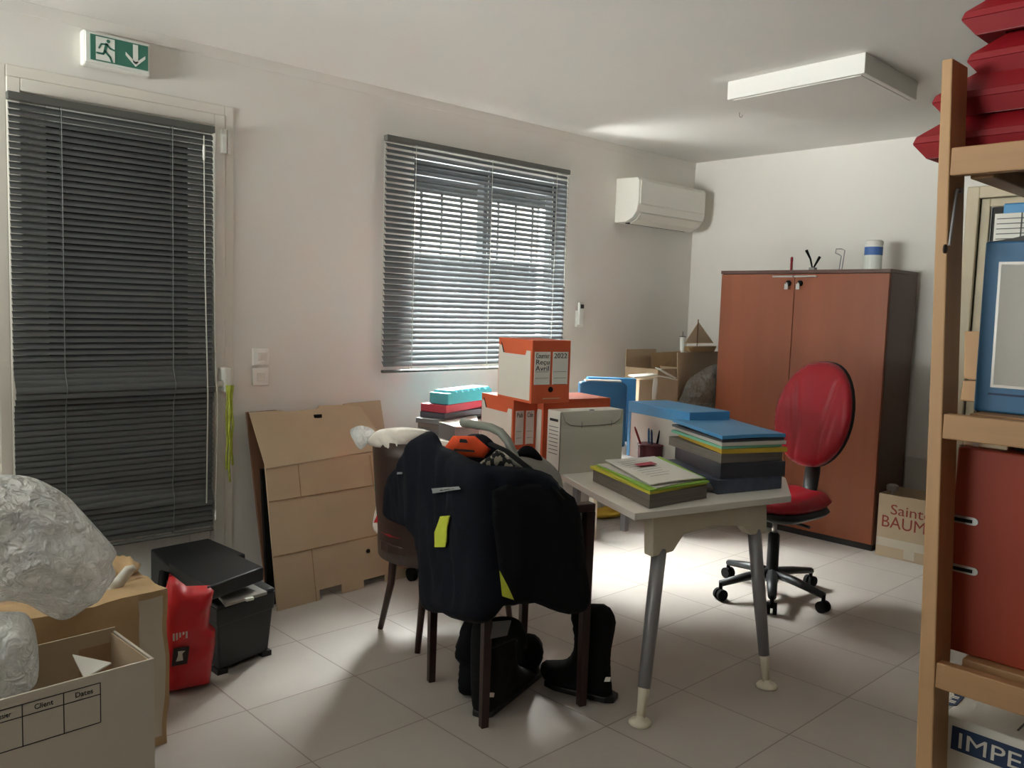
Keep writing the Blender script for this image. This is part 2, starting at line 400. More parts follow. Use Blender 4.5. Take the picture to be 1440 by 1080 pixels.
class Curtain:
    """vertical ruled surface over a polyline in plan; offsets go toward the camera side"""
    def __init__(s, pts, n=8):
        P = [Vector(p) for p in pts]
        if len(P) > 2:
            Q = [2 * P[0] - P[1]] + P + [2 * P[-1] - P[-2]]; r = []
            for i in range(1, len(Q) - 2):
                p0, p1, p2, p3 = Q[i - 1], Q[i], Q[i + 1], Q[i + 2]
                for t in [k / n for k in range(n)]:
                    r.append(0.5 * ((2 * p1) + (-p0 + p2) * t + (2 * p0 - 5 * p1 + 4 * p2 - p3) * t * t + (-p0 + 3 * p1 - 3 * p2 + p3) * t ** 3))
            r.append(P[-1]); P = r
        s.P = P; s.L = [0]
        for a, b in zip(P, P[1:]): s.L.append(s.L[-1] + (b - a).length)
    def px(s, u, v):
        d = ray(u, v); dx = Vector((d.x, d.y)); best = None
        for i, (a, b) in enumerate(zip(s.P, s.P[1:])):
            e = b - a; den = dx.x * e.y - dx.y * e.x
            if abs(den) < 1e-9: continue
            k = (dx.x * (-a.y) - dx.y * (-a.x)) / den       # a + k e is on the ray in plan
            ext0 = -60 if i == 0 else 0; ext1 = 60 if i == len(s.P) - 2 else 1
            if ext0 <= k <= ext1:
                q = a + e * k; t = q.dot(dx) / dx.dot(dx)
                if t <= 0: continue
                pen = 0 if 0 <= k <= 1 else 1
                c = (pen, t, s.L[i] + k * e.length, EYE.z + t * d.z)
                if best is None or c < best: best = c
        return (best[2], best[3])
    def map(s, q, z, off):
        i = 0
        while i < len(s.P) - 2 and q > s.L[i + 1]: i += 1
        a, b = s.P[i], s.P[i + 1]; e = (b - a); l = e.length; e.normalize()
        p = a + e * (q - s.L[i])
        def nrm(j):
            j = max(0, min(len(s.P) - 2, j)); t = (s.P[j + 1] - s.P[j]).normalized(); return Vector((t.y, -t.x))
        f = max(0, min(1, (q - s.L[i]) / l))
        n0 = (nrm(i - 1) + nrm(i)).normalized(); n1 = (nrm(i) + nrm(i + 1)).normalized()
        n = n0.lerp(n1, f).normalized()
        if n.dot(p) > 0: n = -n
        return (p.x + n.x * off, p.y + n.y * off, z)
def traced(pxs, cur, T, res=0.02, fold=None, back=1.0, D=None, smooth=3, power=0.5):
    o = [cur.px(u, v) for u, v in pxs]
    if smooth: o = smooth_outline(o, smooth)
    return pillow(o, cur.map, T, D=D, res=res, fold=fold, back=back, power=power)

# ================================================================== THE SETTING
struct(build('floor', MB().box(XF - .2, XB + .2, YR - .2, YL + .25, -0.1, 0), 'tile'))
struct(build('ceiling', MB().box(XF - .2, XB + .2, YR - .2, YL + .25, ZC, ZC + 0.1), 'ceil'))
# window opening 2.78..4.10 x 1.08..2.28, door opening 0.93..1.76 x 0..2.24
WX0, WX1, WZ0, WZ1 = 2.90, 4.14, 1.10, 2.22
DX0, DX1, DZ1 = 0.90, 1.80, 2.25
mb = MB(); y0, y1 = YL, YL + 0.25
BX0, BX1, BZ0, BZ1 = -2.3, -0.1, 1.05, 2.30
mb.box(XF, BX0, y0, y1, 0, ZC); mb.box(BX1, DX0, y0, y1, 0, ZC); mb.box(BX0, BX1, y0, y1, 0, BZ0); mb.box(BX0, BX1, y0, y1, BZ1, ZC); mb.box(DX0, DX1, y0, y1, DZ1, ZC); mb.box(DX1, WX0, y0, y1, 0, ZC)
mb.box(WX0, WX1, y0, y1, 0, WZ0); mb.box(WX0, WX1, y0, y1, WZ1, ZC); mb.box(WX1, XB + .2, y0, y1, 0, ZC)
struct(build('wall_left', mb, 'wall'))
mb = MB(); D2Y0, D2Y1, D2Z = 0.98, 1.86, 2.14
mb.box(XB, XB + .2, D2Y1, YL, 0, ZC); mb.box(XB, XB + .2, D2Y0, D2Y1, D2Z, ZC); mb.box(XB, XB + .2, YR, D2Y0, 0, ZC)
struct(build('wall_back', mb, 'wall'))
struct(build('wall_right', MB().box(XF - .2, XB + .2, YR - .2, YR, 0, ZC), 'dark_unseen'))
mb = MB(); FY0, FY1, FZ0, FZ1 = 1.3, 3.7, 1.2, 2.38
mb.box(XF - .2, XF, YR, FY0, 0, ZC); mb.box(XF - .2, XF, FY1, YL, 0, ZC); mb.box(XF - .2, XF, FY0, FY1, 0, FZ0); mb.box(XF - .2, XF, FY0, FY1, FZ1, ZC)
struct(build('wall_front', mb, 'dark_unseen'))
mb = MB(); mb.box(XF, XB, YL - 0.004, YL, ZC - 0.05, ZC)
struct(build('trim_1', mb, 'wall', bevel=.0015))
struct(build('baseboard_left', MB().box(DX1 + .08, XB, YL - .01, YL, 0, .07), 'trim', bevel=.002))
struct(build('baseboard_back', MB().box(XB - .01, XB, D2Y1 + .08, YL - .01, 0, .07), 'trim', bevel=.002))
# frames of unseen windows, added to let in fill light
mb = MB()
for a in ((BX0, BX0 + .06, BZ0, BZ1), (BX1 - .06, BX1, BZ0, BZ1), (BX0 + .06, BX1 - .06, BZ0, BZ0 + .06), (BX0 + .06, BX1 - .06, BZ1 - .06, BZ1), (-1.23, -1.17, BZ0 + .06, BZ1 - .06)):
    mb.box(a[0], a[1], YL + .1, YL + .15, a[2], a[3])
struct(build('added_window_2', mb, 'pvc', bevel=.004))
mb = MB()
for a in ((FY0, FY0 + .06, FZ0, FZ1), (FY1 - .06, FY1, FZ0, FZ1), (FY0 + .06, FY1 - .06, FZ0, FZ0 + .06), (FY0 + .06, FY1 - .06, FZ1 - .06, FZ1)):
    mb.box(XF - .12, XF - .07, *a)
struct(build('added_window_3', mb, 'pvc', bevel=.004))  # second unseen opening, added for light on the back wall
# window_1: frame, mullion, panes, security bars, shutter
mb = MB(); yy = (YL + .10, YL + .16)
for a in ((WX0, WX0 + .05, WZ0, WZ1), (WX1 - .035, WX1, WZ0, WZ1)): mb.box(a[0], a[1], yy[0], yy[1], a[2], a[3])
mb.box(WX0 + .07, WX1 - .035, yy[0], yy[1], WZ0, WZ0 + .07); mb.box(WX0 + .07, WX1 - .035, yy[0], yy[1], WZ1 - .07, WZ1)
win = struct(build('window_1', mb, 'frame_shade', bevel=.004))
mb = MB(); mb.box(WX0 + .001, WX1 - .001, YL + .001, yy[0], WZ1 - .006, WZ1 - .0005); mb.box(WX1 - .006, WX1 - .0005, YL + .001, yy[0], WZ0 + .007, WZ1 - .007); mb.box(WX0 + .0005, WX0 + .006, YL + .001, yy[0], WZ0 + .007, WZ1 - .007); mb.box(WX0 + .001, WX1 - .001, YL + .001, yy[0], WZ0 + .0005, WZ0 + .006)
build('reveal_shade', mb, 'frame_shade', win)  # dark sheets added over the reveal so it reads as shaded
build('mullion', MB().box(3.50, 3.57, yy[0] - .01, yy[1] - .005, WZ0 + .07, WZ1 - .07), 'frame_shade', win, bevel=.004)
build('pane', MB().box(WX0 + .07, 3.50, YL + .13, YL + .134, WZ0 + .07, WZ1 - .07), 'glass', win)
build('pane', MB().box(3.57, WX1 - .035, YL + .13, YL + .134, WZ0 + .07, WZ1 - .07), 'glass', win)
for k in range(8):
    x = 2.98 + k * 0.155
    if abs(x - 3.535) < .04: continue
    build('security_bar', MB().tube([(x, YL + .24, WZ0), (x, YL + .24, WZ1)], .009, 8), 'shutter', win, smooth=True)
mb = MB()
for k in range(6): mb.box(WX0 + .002, WX1 - .002, YL + .19, YL + .205, 2.08 + k * .045, 2.08 + k * .045 + .043)
build('roller_shutter', mb, 'shutter', win, bevel=.004)
# outside
mb = MB(); yo0, yo1 = YL + .251, YL + .27
mb.box(XF, BX0, yo0, yo1, 0, ZC + .1); mb.box(BX1, DX0, yo0, yo1, 0, ZC + .1); mb.box(BX0, BX1, yo0, yo1, 0, BZ0); mb.box(BX0, BX1, yo0, yo1, BZ1, ZC + .1); mb.box(DX0, DX1, yo0, yo1, 0, ZC + .1)
mb.box(DX1, WX0, yo0, yo1, 0, ZC + .1); mb.box(WX0, WX1, yo0, yo1, 0, WZ0); mb.box(WX0, WX1, yo0, yo1, 2.075, ZC + .1); mb.box(WX1, XB + .2, yo0, yo1, 0, ZC + .1)
struct(build('bounce_cladding', mb, 'asphalt'))  # unseen dark cladding, added to stop light bouncing onto the garden wall
struct(build('trim_2', MB().box(-1, 9, 6.2, 6.4, -0.1, 1.87), 'exterior_grey'))
struct(build('trim_3', MB().box(-6, 16, 13.0, 13.5, -0.1, 6.5), 'exterior'))
struct(build('trim_4', MB().box(-6, 16, YL + .26, 13.0, -0.25, -0.11), 'asphalt'))
# door_1: frame and leaf
mb = MB()
mb.box(DX0, DX0 + .05, YL - .012, YL + .10, 0, DZ1); mb.box(DX1 - .05, DX1, YL - .012, YL + .10, 0, DZ1); mb.box(DX0 + .05, DX1 - .05, YL - .012, YL + .10, DZ1 - .05, DZ1)
mb.box(DX1, DX1 + .045, YL - .008, YL, 0, DZ1 + .045); mb.box(DX0 - .045, DX0, YL - .008, YL, 0, DZ1 + .045); mb.box(DX0, DX1, YL - .008, YL, DZ1, DZ1 + .045)
dr = struct(build('door_1', mb, 'trim', bevel=.004))
mb = MB(); a, b = DX0 + .052, DX1 - .052
mb.box(a, a + .1, YL + .03, YL + .08, .01, DZ1 - .055); mb.box(b - .1, b, YL + .03, YL + .08, .01, DZ1 - .055)
mb.box(a + .1, b - .1, YL + .03, YL + .08, .01, .32); mb.box(a + .1, b - .1, YL + .03, YL + .08, DZ1 - .15, DZ1 - .055)
build('door_leaf', mb, 'pvc', dr, bevel=.004)
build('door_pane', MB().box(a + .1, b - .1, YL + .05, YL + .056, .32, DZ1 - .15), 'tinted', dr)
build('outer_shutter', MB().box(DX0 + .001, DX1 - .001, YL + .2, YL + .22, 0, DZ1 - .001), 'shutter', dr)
# door_2 in the back wall behind the shelves
mb = MB(); f = .07
mb.box(XB - .025, XB + .03, D2Y1, D2Y1 + f, 0, D2Z + f); mb.box(XB - .025, XB + .03, D2Y0 - f, D2Y0, 0, D2Z + f); mb.box(XB - .025, XB + .03, D2Y0, D2Y1, D2Z, D2Z + f)
mb.box(XB + .02, XB + .06, D2Y1 - .05, D2Y1, 0, D2Z); mb.box(XB + .02, XB + .06, D2Y0, D2Y0 + .05, 0, D2Z); mb.box(XB + .02, XB + .06, D2Y0 + .05, D2Y1 - .05, D2Z - .05, D2Z)
d2 = struct(build('door_2', mb, 'tan', bevel=.006))
build('door_leaf', MB().box(XB + .055, XB + .09, D2Y0 + .05, D2Y1 - .05, .005, D2Z - .05), 'tinted', d2)
build('door_bar', MB().box(XB + .03, XB + .05, D2Y0 + .06, D2Y0 + .10, .9, 1.2), 'steel', d2)

# ================================================================== WALL FITTINGS
def facing_wall(x, z, d=0): return (x, YL - d, z)
# exit sign
t = thing('exit_sign', (1.31, YL, 2.34), 'white emergency exit light with green running man and down arrow, above the door', 'exit sign')
ex0, ex1, ez0, ez1 = 1.175, 1.445, 2.345, 2.485
build('housing', MB().box(ex0, ex1, YL - .05, YL, ez0, ez1), 'white', t, bevel=.008)
build('sign_frame', MB().box(ex0 + .006, ex1 - .006, YL - .056, YL - .048, ez0 + .012, ez1 - .006), 'signwhite', t, bevel=.003)
sp = build('sign_panel', MB().box(ex0 + .024, ex1 - .014, YL - .0595, YL - .055, ez0 + .022, ez1 - .016), 'green', t)
def flat(name, polys, mat, parent, y, th=.0012):
    mb = MB()
    for p in polys: mb.extr([(x, y, z) for x, z in p], (0, -th, 0))
    return build(name, mb, mat, parent)
bx, bz = ex0 + .024, ez0 + .022; W_, H_ = ex1 - ex0 - .038, ez1 - ez0 - .038
def U(a, b): return (bx + a * W_, bz + b * H_)
flat('doorway_mark', [[U(.09, .04), U(.41, .04), U(.41, .95), U(.09, .95)]], 'signwhite', t, YL - .0596)
def stroke(pts, wd):
    r = []
    for (a, b) in zip(pts, pts[1:]):
        A = Vector(U(*a)); B = Vector(U(*b)); d = (B - A).normalized(); n = Vector((-d.y, d.x)) * wd
        r.append([A + n - d * wd * .5, A - n - d * wd * .5, B - n + d * wd * .5, B + n + d * wd * .5])
    return r
man = stroke([(.27, .72), (.24, .42)], .0055) + stroke([(.24, .42), (.33, .22), (.36, .05)], .004) + stroke([(.24, .42), (.21, .3), (.10, .3)], .004) \
    + stroke([(.27, .70), (.18, .68), (.14, .5)], .0032) + stroke([(.27, .70), (.33, .56), (.41, .52)], .0032)
hd = [Vector(U(.30, .84)) + Vector((math.cos(k * PI / 5), math.sin(k * PI / 5))) * .0075 for k in range(10)]
flat('running_man', man + [hd], 'green', t, YL - .0606)
flat('arrow', [[U(.73, .95), U(.73, .42), U(.82, .42), U(.82, .95)], [U(.60, .58), U(.60, .45), U(.775, .06), U(.775, .24)], [U(.775, .24), U(.775, .06), U(.95, .45), U(.95, .58)], [U(.73, .42), U(.73, .24), U(.775, .16), U(.82, .24), U(.82, .42)]], 'signwhite', t, YL - .0596)
# contact sensor on the door frame
t = thing('door_sensor', (1.80, YL, 2.09), 'small white contact sensor on the door frame beside the blind top', 'sensor')
build('sensor_body', MB().box(1.775, 1.797, YL - .035, YL - .012, 2.075, 2.185), 'white', t, bevel=.003)
build('magnet', MB().box(1.803, 1.818, YL - .03, YL - .008, 2.075, 2.185), 'white', t, bevel=.003)
# switches
def switch(z, label, kind):
    x = 1.985
    t = thing('light_switch', (x, YL, z), label, 'light switch', 'white wall switches by the door')
    build('switch_plate', MB().box(x - .042, x + .042, YL - .014, YL, z - .042, z + .042), 'bright', t, bevel=.003)
    if kind: 
        build('push_button', MB().box(x - .02, x + .02, YL - .018, YL - .013, z - .02, z + .02), 'white', t, bevel=.002)
        build('indicator', MB().box(x - .008, x + .008, YL - .020, YL - .0175, z - .008, z + .008), 'trim', t, bevel=.001)
    else:
        build('rocker', MB().box(x - .021, x + .021, YL - .019, YL - .013, z - .021, z + .021), 'white', t, bevel=.002)
switch(1.126, 'upper white wall switch with small framed push button, right of door', True)
switch(1.028, 'lower white wall switch with plain rocker, right of door', False)
# remote
t = thing('remote_control', (4.29, YL, 1.30), 'slim white remote in a wall holder right of the window blind', 'remote control')
build('holder', MB().box(4.262, 4.325, YL - .022, YL, 1.29, 1.40), 'white', t, bevel=.004)
r_ = build('remote_body', MB().box(4.268, 4.318, YL - .034, YL - .015, 1.305, 1.455), 'white', t, bevel=.005)
build('display', MB().box(4.276, 4.310, YL - .0352, YL - .033, 1.415, 1.442), 'ink', r_)
# air conditioner
t = thing('air_conditioner', (4.99, YL, 2.01), 'white split air conditioner high on the wall near the corner', 'air conditioner')
ax0, ax1 = 4.63, 5.42
prof = [(0, 2.015), (-.10, 2.018), (-.155, 2.045), (-.19, 2.085), (-.20, 2.13), (-.202, 2.29), (-.19, 2.312), (0, 2.318)]
mb = MB(); mb.extr([(ax0, YL + a, z) for a, z in prof], (ax1 - ax0, 0, 0)); build('body', mb, 'white', t, bevel=.006)
fp = [(-.2, 2.135), (-.208, 2.14), (-.208, 2.288), (-.2, 2.3)]
mb = MB(); mb.extr([(ax0 + .02, YL + a, z) for a, z in fp], (ax1 - ax0 - .04, 0, 0)); build('front_panel', mb, 'white', t, bevel=.003)
fl = [(-.105, 2.012), (-.158, 2.037), (-.192, 2.078), (-.197, 2.076), (-.162, 2.031), (-.107, 2.006)]
mb = MB(); mb.extr([(ax0 + .04, YL + a, z) for a, z in fl], (ax1 - ax0 - .08, 0, 0)); build('air_flap', mb, 'trim', t)
build('outlet_slot', MB().box(ax0 + .05, ax1 - .05, YL - .10, YL - .055, 2.011, 2.017), 'blackm', t)
# ceiling box
t = thing('ceiling_panel', (3.8, 2.0, ZC - .14), 'white boxed panel hanging under the ceiling above the desk', 'ceiling panel')
q = [Vector((3.73, 2.45)), Vector((3.69, 1.74)), Vector((4.30, 1.76)), Vector((4.31, 2.44))]
mb = MB(); mb.prism([(p.x, p.y) for p in reversed(q)], ZC - .088, ZC); build('panel_casing', mb, 'ceil', t, bevel=.003)
c_ = sum(q, Vector((0, 0))) / 4
mb = MB(); mb.prism([tuple(c_ + (p - c_) * .93) for p in reversed(q)], ZC - .091, ZC - .087); build('panel_face', mb, 'ceil', t)
hk = atz(1040, 158, ZC)
mb = MB(); mb.tube([hk, hk - Vector((0, 0, .02)), hk + Vector((.008, -.004, -.028)), hk + Vector((.016, -.008, -.022)), hk + Vector((.017, -.008, -.012))], .0022, 6)
tag(build('ceiling_hook', mb, 'greymetal'), 'tiny metal hook in the ceiling left of the boxed panel', 'hook')

# ---- venetian blinds
def slat_rows(x0, x1, z_list, width, fn_tilt, fn_y, seg=3, nx=10):
    mb = MB()
    for k, z in enumerate(z_list):
        th = fn_tilt(z)
        def f(a, b, z=z, th=th, k=k):
            x = x0 + (x1 - x0) * a; s = (b - .5) * width
            crown = .0028 * (1 - (2 * b - 1) ** 2)
            yy = fn_y(x, z)
            # inner edge (toward the room) low, outer edge high when th > 0
            return (x, yy + s * math.cos(th) - crown * math.sin(th), z + s * math.sin(th) + crown * math.cos(th))
        mb.grid(f, nx, seg)
    return mb
def blind(name, x0, x1, ztop, zbot, pitch, width, tilt, mats, label, cords, by, fy):
    t = thing(name, ((x0 + x1) / 2, by, zbot), label, 'blind')
    build('headrail', MB().box(x0 - .005, x1 + .005, by - .018, by + .018, ztop - .03, ztop), mats[1], t, bevel=.003)
    zs = []; z = ztop - .05
    while z > zbot + .02: zs.append(z); z -= pitch
    build('slats', slat_rows(x0, x1, zs, width, tilt, fy), mats[0], t, smooth=True)
    mb = MB(); mb.grid(lambda a, b: (x0 + (x1 - x0) * a, fy(x0 + (x1 - x0) * a, zbot) - .014 * math.cos(2 * PI * b), zbot + .009 * math.sin(2 * PI * b)), 12, 8)
    build('bottom_rail', mb, mats[1], t, smooth=True)
    for cx in cords:
        off = width * .5 + .003
        mb = MB()
        for s in (-1, 1):
            pts = [(cx, fy(cx, zz) + s * off * (abs(math.cos(tilt(zz)))) + (-.002 if s < 0 else .002), zz) for zz in [ztop - .03] + zs[2::3] + [zbot]]
            mb.tube(pts, .0016 if name == 'window_blind' else .0019, 5)
        build('ladder_cord', mb, mats[2], t)
    return t, zs
# window blind: hangs in front of the opening
wy = YL - .055
def wfy(x, z): return wy
def wtilt(z):
    return math.radians((44 if z > 1.70 else 44 + 11 * min(1, (1.70 - z) / .06)) + 2 * nz((z * 31, 0, 0), 1))
t, zs = blind('window_blind', 2.672, 4.085, 2.297, 1.037, .030, .034, wtilt, ('slat', 'rail', 'cord'),
              'grey venetian blind with half open slats over the small window', (2.86, 3.42, 3.97), wy, wfy)
build('tilt_wand', MB().tube([(4.055, wy - .03, 2.25), (4.05, wy - .035, 1.55)], .003, 6), 'cord', t)
build('pull_cord', MB().tube([(2.70, YL - .008, 2.30), (2.70, YL - .006, 1.15)], .002, 6), 'cord', t)
for bxx in (2.90, 3.89): build('bracket', MB().box(bxx - .02, bxx + .02, wy - .01, YL, 2.285, 2.30), 'trim', t, bevel=.003)
# door blind: nearly closed, pushed out by the crash bar
dy = YL - .05
def dfy(x, z):
    b = .035 * math.exp(-((z - 1.0) / .05) ** 2) * min(1, (1.80 - x) / .1 if x > 1.7 else 1)
    b += .012 * math.exp(-((z - .45 - .10 * (1.7 - x)) / .03) ** 2) - .010 * math.exp(-((z - .53 - .10 * (1.7 - x)) / .04) ** 2)
    b += .006 * math.exp(-((z - .36 - .06 * (1.7 - x)) / .02) ** 2)
    return dy - b
def dtilt(z):
    if z > 1.12: return math.radians(58 + 9 * nz((z * 9, 3, 0), 1) + 7 * nz((z * 41, 1, 0), 1))
    return math.radians(70 + 2 * nz((z * 37, 2, 0), 1))
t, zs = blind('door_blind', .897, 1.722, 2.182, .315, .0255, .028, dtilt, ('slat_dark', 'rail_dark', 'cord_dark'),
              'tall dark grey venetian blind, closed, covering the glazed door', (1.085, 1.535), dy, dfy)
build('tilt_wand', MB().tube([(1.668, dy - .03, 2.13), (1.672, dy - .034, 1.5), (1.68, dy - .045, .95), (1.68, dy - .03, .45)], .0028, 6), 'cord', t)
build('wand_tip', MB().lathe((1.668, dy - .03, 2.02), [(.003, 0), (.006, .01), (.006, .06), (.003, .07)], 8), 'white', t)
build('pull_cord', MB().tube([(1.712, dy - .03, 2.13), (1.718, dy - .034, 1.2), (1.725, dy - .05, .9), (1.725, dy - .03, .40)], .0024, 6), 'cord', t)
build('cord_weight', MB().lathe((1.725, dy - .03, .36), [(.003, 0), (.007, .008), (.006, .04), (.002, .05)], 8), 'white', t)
t = thing('crash_bar', (1.36, YL - .01, 1.0), 'white horizontal push bar behind the door blind, its end showing at right', 'push bar')
build('bar', MB().tube([(.98, YL - .048, .985), (1.795, YL - .066, 1.005)], .014, 10), 'white', t, smooth=True)
build('end_bracket', MB().box(1.765, 1.80, YL - .085, YL - .012, .965, 1.08), 'white', t, bevel=.006)
st = MB()
for k, (dx, dz) in enumerate(((0, .40), (.012, .46), (.022, .38), (.008, .33))):
    pts = [(1.775 + dx, YL - .088 - .004 * k, 1.0 - dz * i / 6 ) for i in range(7)]
    pts = [(p[0] + .004 * math.sin(i * 2 + k), p[1], p[2]) for i, p in enumerate(pts)]
    st.tube(pts, .0052, 6)
tag(build('strap', st, 'strap', smooth=True), 'yellow green webbing strap hanging from the white push bar end', 'strap')

# ================================================================== CABINET
cy0, cy1, cx0, cx1, ch = 2.167, 3.322, 5.10, 5.50, 1.703
t = thing('storage_cabinet', ((cx0 + cx1) / 2, (cy0 + cy1) / 2, 0), 'tall cherry wood double door cabinet against the back wall', 'cabinet')
build('carcass', MB().box(cx0 + .02, cx1, cy0, cy1, .035, ch - .022), 'wenge', t, bevel=.002)
build('top_panel', MB().box(cx0 - .002, cx1 + .002, cy0 - .002, cy1 + .002, ch - .022, ch), 'wenge', t, bevel=.002)
build('plinth', MB().box(cx0 + .01, cx1, cy0 + .002, cy1 - .002, 0, .035), 'plinth', t)
cm = (cy0 + cy1) / 2 + .03
for s, (a, b) in ((1, (cm + .002, cy1 - .004)), (-1, (cy0 + .004, cm - .002))):
    d = build('door', MB().box(cx0, cx0 + .02, a, b, .04, ch - .026), 'cherry', t, bevel=.0015)
    h0, h1 = (cm + .004, cm + .15) if s > 0 else (cm - .155, cm - .004)
    build('handle', MB().box(cx0 - .022, cx0, h0, h1, ch - .047, ch - .036), 'steel', d, bevel=.003)
    ly = cm + s * .04
    build('lock', MB().tube([(cx0 - .012, ly, ch - .085), (cx0, ly, ch - .085)], .018, 14), 'blackm', d)
    mb = MB().box(cx0 - .032, cx0 - .012, ly - .004, ly + .004, ch - .09, ch - .08); mb.box(cx0 - .034, cx0 - .03, ly - .012 - .0, ly + .012, ch - .125, ch - .09)
    build('key', mb, 'steel', d)
# things on the cabinet
zt = ch
def on_top(u, x=5.28): return atx(u, 376, x)
p = on_top(1113); t = thing('marker_pen', (5.2, p.y, zt), 'red capped pen standing upright on the cabinet, leftmost item', 'pen')
px_ = atx(1113, 372, 5.2); 
build('pen_barrel', MB().lathe((5.2, px_.y, zt), [(.007, 0), (.008, .004), (.008, .055), (.006, .06)], 10), 'redtub', t, smooth=True)
build('pen_cap', MB().lathe((5.2, px_.y, zt + .06), [(.009, 0), (.009, .025), (.004, .032)], 10), 'redtub', t, smooth=True)
a = atx(1143, 378, 5.2); t = thing('pliers', (5.2, a.y, zt), 'black handled pliers with open handles pointing up on the cabinet', 'pliers')
tip1 = atx(1134, 352, 5.2); tip2 = atx(1153, 361, 5.2); zj = zt + .018
build('jaws', MB().box(5.18, 5.22, a.y - .02, a.y + .02, zt, zt + .02), 'greymetal', t, bevel=.004)
build('handle', MB().tube([(5.2, a.y + .004, zj), (5.2, (a.y + tip1.y) / 2 - .006, (zj + tip1.z) / 2), (5.2, tip1.y, tip1.z)], [.005, .006, .010], 8), 'blackm', t, smooth=True)
build('handle', MB().tube([(5.2, a.y - .004, zj), (5.2, (a.y + tip2.y) / 2, (zj + tip2.z) / 2 - .004), (5.2, tip2.y, tip2.z)], [.005, .007, .009], 8), 'blackm', t, smooth=True)
x_ = 5.2; pts = [atx(1184, 374, x_), atx(1188, 352, x_), atx(1183, 350, x_), atx(1176, 350, x_), atx(1175, 356, x_), atx(1180, 358, x_), atx(1183, 360, x_), atx(1183, 374, x_)]
pts[0].z = zt + .003; pts[-1].z = zt + .003; pts[-1].y += .012
tag(build('bent_wire', MB().tube(pts, .0035, 6), 'greymetal'), 'bent metal wire hook standing on the cabinet left of the white canister', 'wire')
cc = atx(1227, 376, 5.25); t = thing('wipes_canister', (5.25, cc.y, zt), 'white cylindrical canister with a blue band on the cabinet top', 'canister')
cr = .052; hh = atx(1227, 338, 5.25).z - zt
build('canister_body', MB().lathe((5.25, cc.y, zt), [(cr * .9, 0), (cr, .006), (cr, hh - .03), (cr * .97, hh - .028)], 28), 'signwhite', t, smooth=False)
build('label_band', MB().lathe((5.25, cc.y, zt + hh * .50), [(cr + .001, 0), (cr + .001, hh * .27)], 28), 'blueprint', t)
build('lid', MB().lathe((5.25, cc.y, zt + hh - .03), [(cr + .002, 0), (cr + .002, .022), (cr * .9, .03), (.001, .031)], 28), 'white', t)

# carton by the cabinet, bottle inside and grey sheet behind
t = thing('carton', (5.2, 1.98, 0), 'open brown carton with red print on the floor beside the cabinet', 'carton')
kx0, kx1, ky0, ky1, kh = 5.06, 5.36, 1.80, 2.125, .375
mb = MB(); w_ = .006
mb.box(kx0, kx0 + w_, ky0, ky1, .001, kh); mb.box(kx1 - w_, kx1, ky0, ky1, .001, kh); mb.box(kx0 + w_, kx1 - w_, ky0, ky0 + w_, .001, kh); mb.box(kx0 + w_, kx1 - w_, ky1 - w_, ky1, .001, kh); mb.box(kx0 + w_, kx1 - w_, ky0 + w_, ky1 - w_, .001, .008)
build('carton_body', mb, 'kraft', t)
build('packing_tape', MB().box(kx0 - .001, kx0, ky0 + .001, ky1 - .001, .065, .115), 'cleartape', t)
build('tape_end', MB().box(kx0 - .0018, kx0 - .001, 1.90, 1.96, .012, .09), 'cleartape', t)
text('print', 'Sainte', 'redprint', t, (kx0 - .0008, 2.055, .262), (0, -1, 0), (0, 0, 1), .085, width=.23)
text('print', 'BAUME', 'redprint', t, (kx0 - .0008, 2.105, .18), (0, -1, 0), (0, 0, 1), .10, width=.30)
bt = thing('bottle', (5.2, 2.02, .008), 'white capped bottle standing in the brown carton by the cabinet', 'bottle')
bb = atx(1255, 690, 5.2)
build('bottle_body', MB().lathe((5.2, bb.y, .008), [(.035, 0), (.038, .01), (.038, .25), (.015, .32), (.014, .37)], 16), 'film', bt, smooth=True)
build('bottle_cap', MB().lathe((5.2, bb.y, .378), [(.032, 0), (.034, .004), (.034, .028), (.022, .036), (.001, .037)], 14), 'greycloth', bt)
tag(build('grey_board', MB().box(XB - .06, XB - .02, 1.875, 2.16, .001, .545), 'greypaper', bevel=.003), 'plain grey board standing against the back wall behind the carton', 'board')

# ================================================================== LEFT CORNER: leaning cartons
def lean(u, v, y): return aty(u, v, y)
t = thing('flattened_carton', (2.2, 3.5, 0), 'large flattened kraft carton leaning on the wall between door and window', 'carton')
BL = Vector((1.845, 3.44, 0.0)); BR = Vector((2.60, 3.485, 0.0))
ML = aty(373, 655, 3.66); MR = ML + (BR - BL) * 1.0
TL = aty(351, 580, 3.835); TR = TL + (BR - BL) * .86
print('carton', ML, TL)
th = Vector((0, .012, 0))
def slab(name, quad, mat, par, thick=.012, notch=None):
    mb = MB(); mb.extr(quad, (0, thick, 0)); return build(name, mb, mat, par, bevel=.001)
def mixp(a, b, c, d, s, r):    # bilinear: s across, r up
    return a.lerp(b, s).lerp(d.lerp(c, s), r)
mb = MB(); Q = lambda s, r: mixp(BL, BR, MR, ML, s, r)
outline = [(0, 0), (.30, 0), (.30, .07), (.47, .07), (.47, .005), (.64, .005), (.64, .06), (.82, .06), (.82, .005), (1, 0), (1, 1), (0, 1)]
mb.extr([Q(*p) for p in outline], (0, .010, 0)); build('lower_panel', mb, 'kraft', t)
mb = MB()
for r in (.36, .74): mb.extr([Q(0, r) + Vector((0, -.001, 0)), Q(1, r) + Vector((0, -.001, 0)), Q(1, r + .008) + Vector((0, -.001, 0)), Q(0, r + .008) + Vector((0, -.001, 0))], (0, -.002, 0))
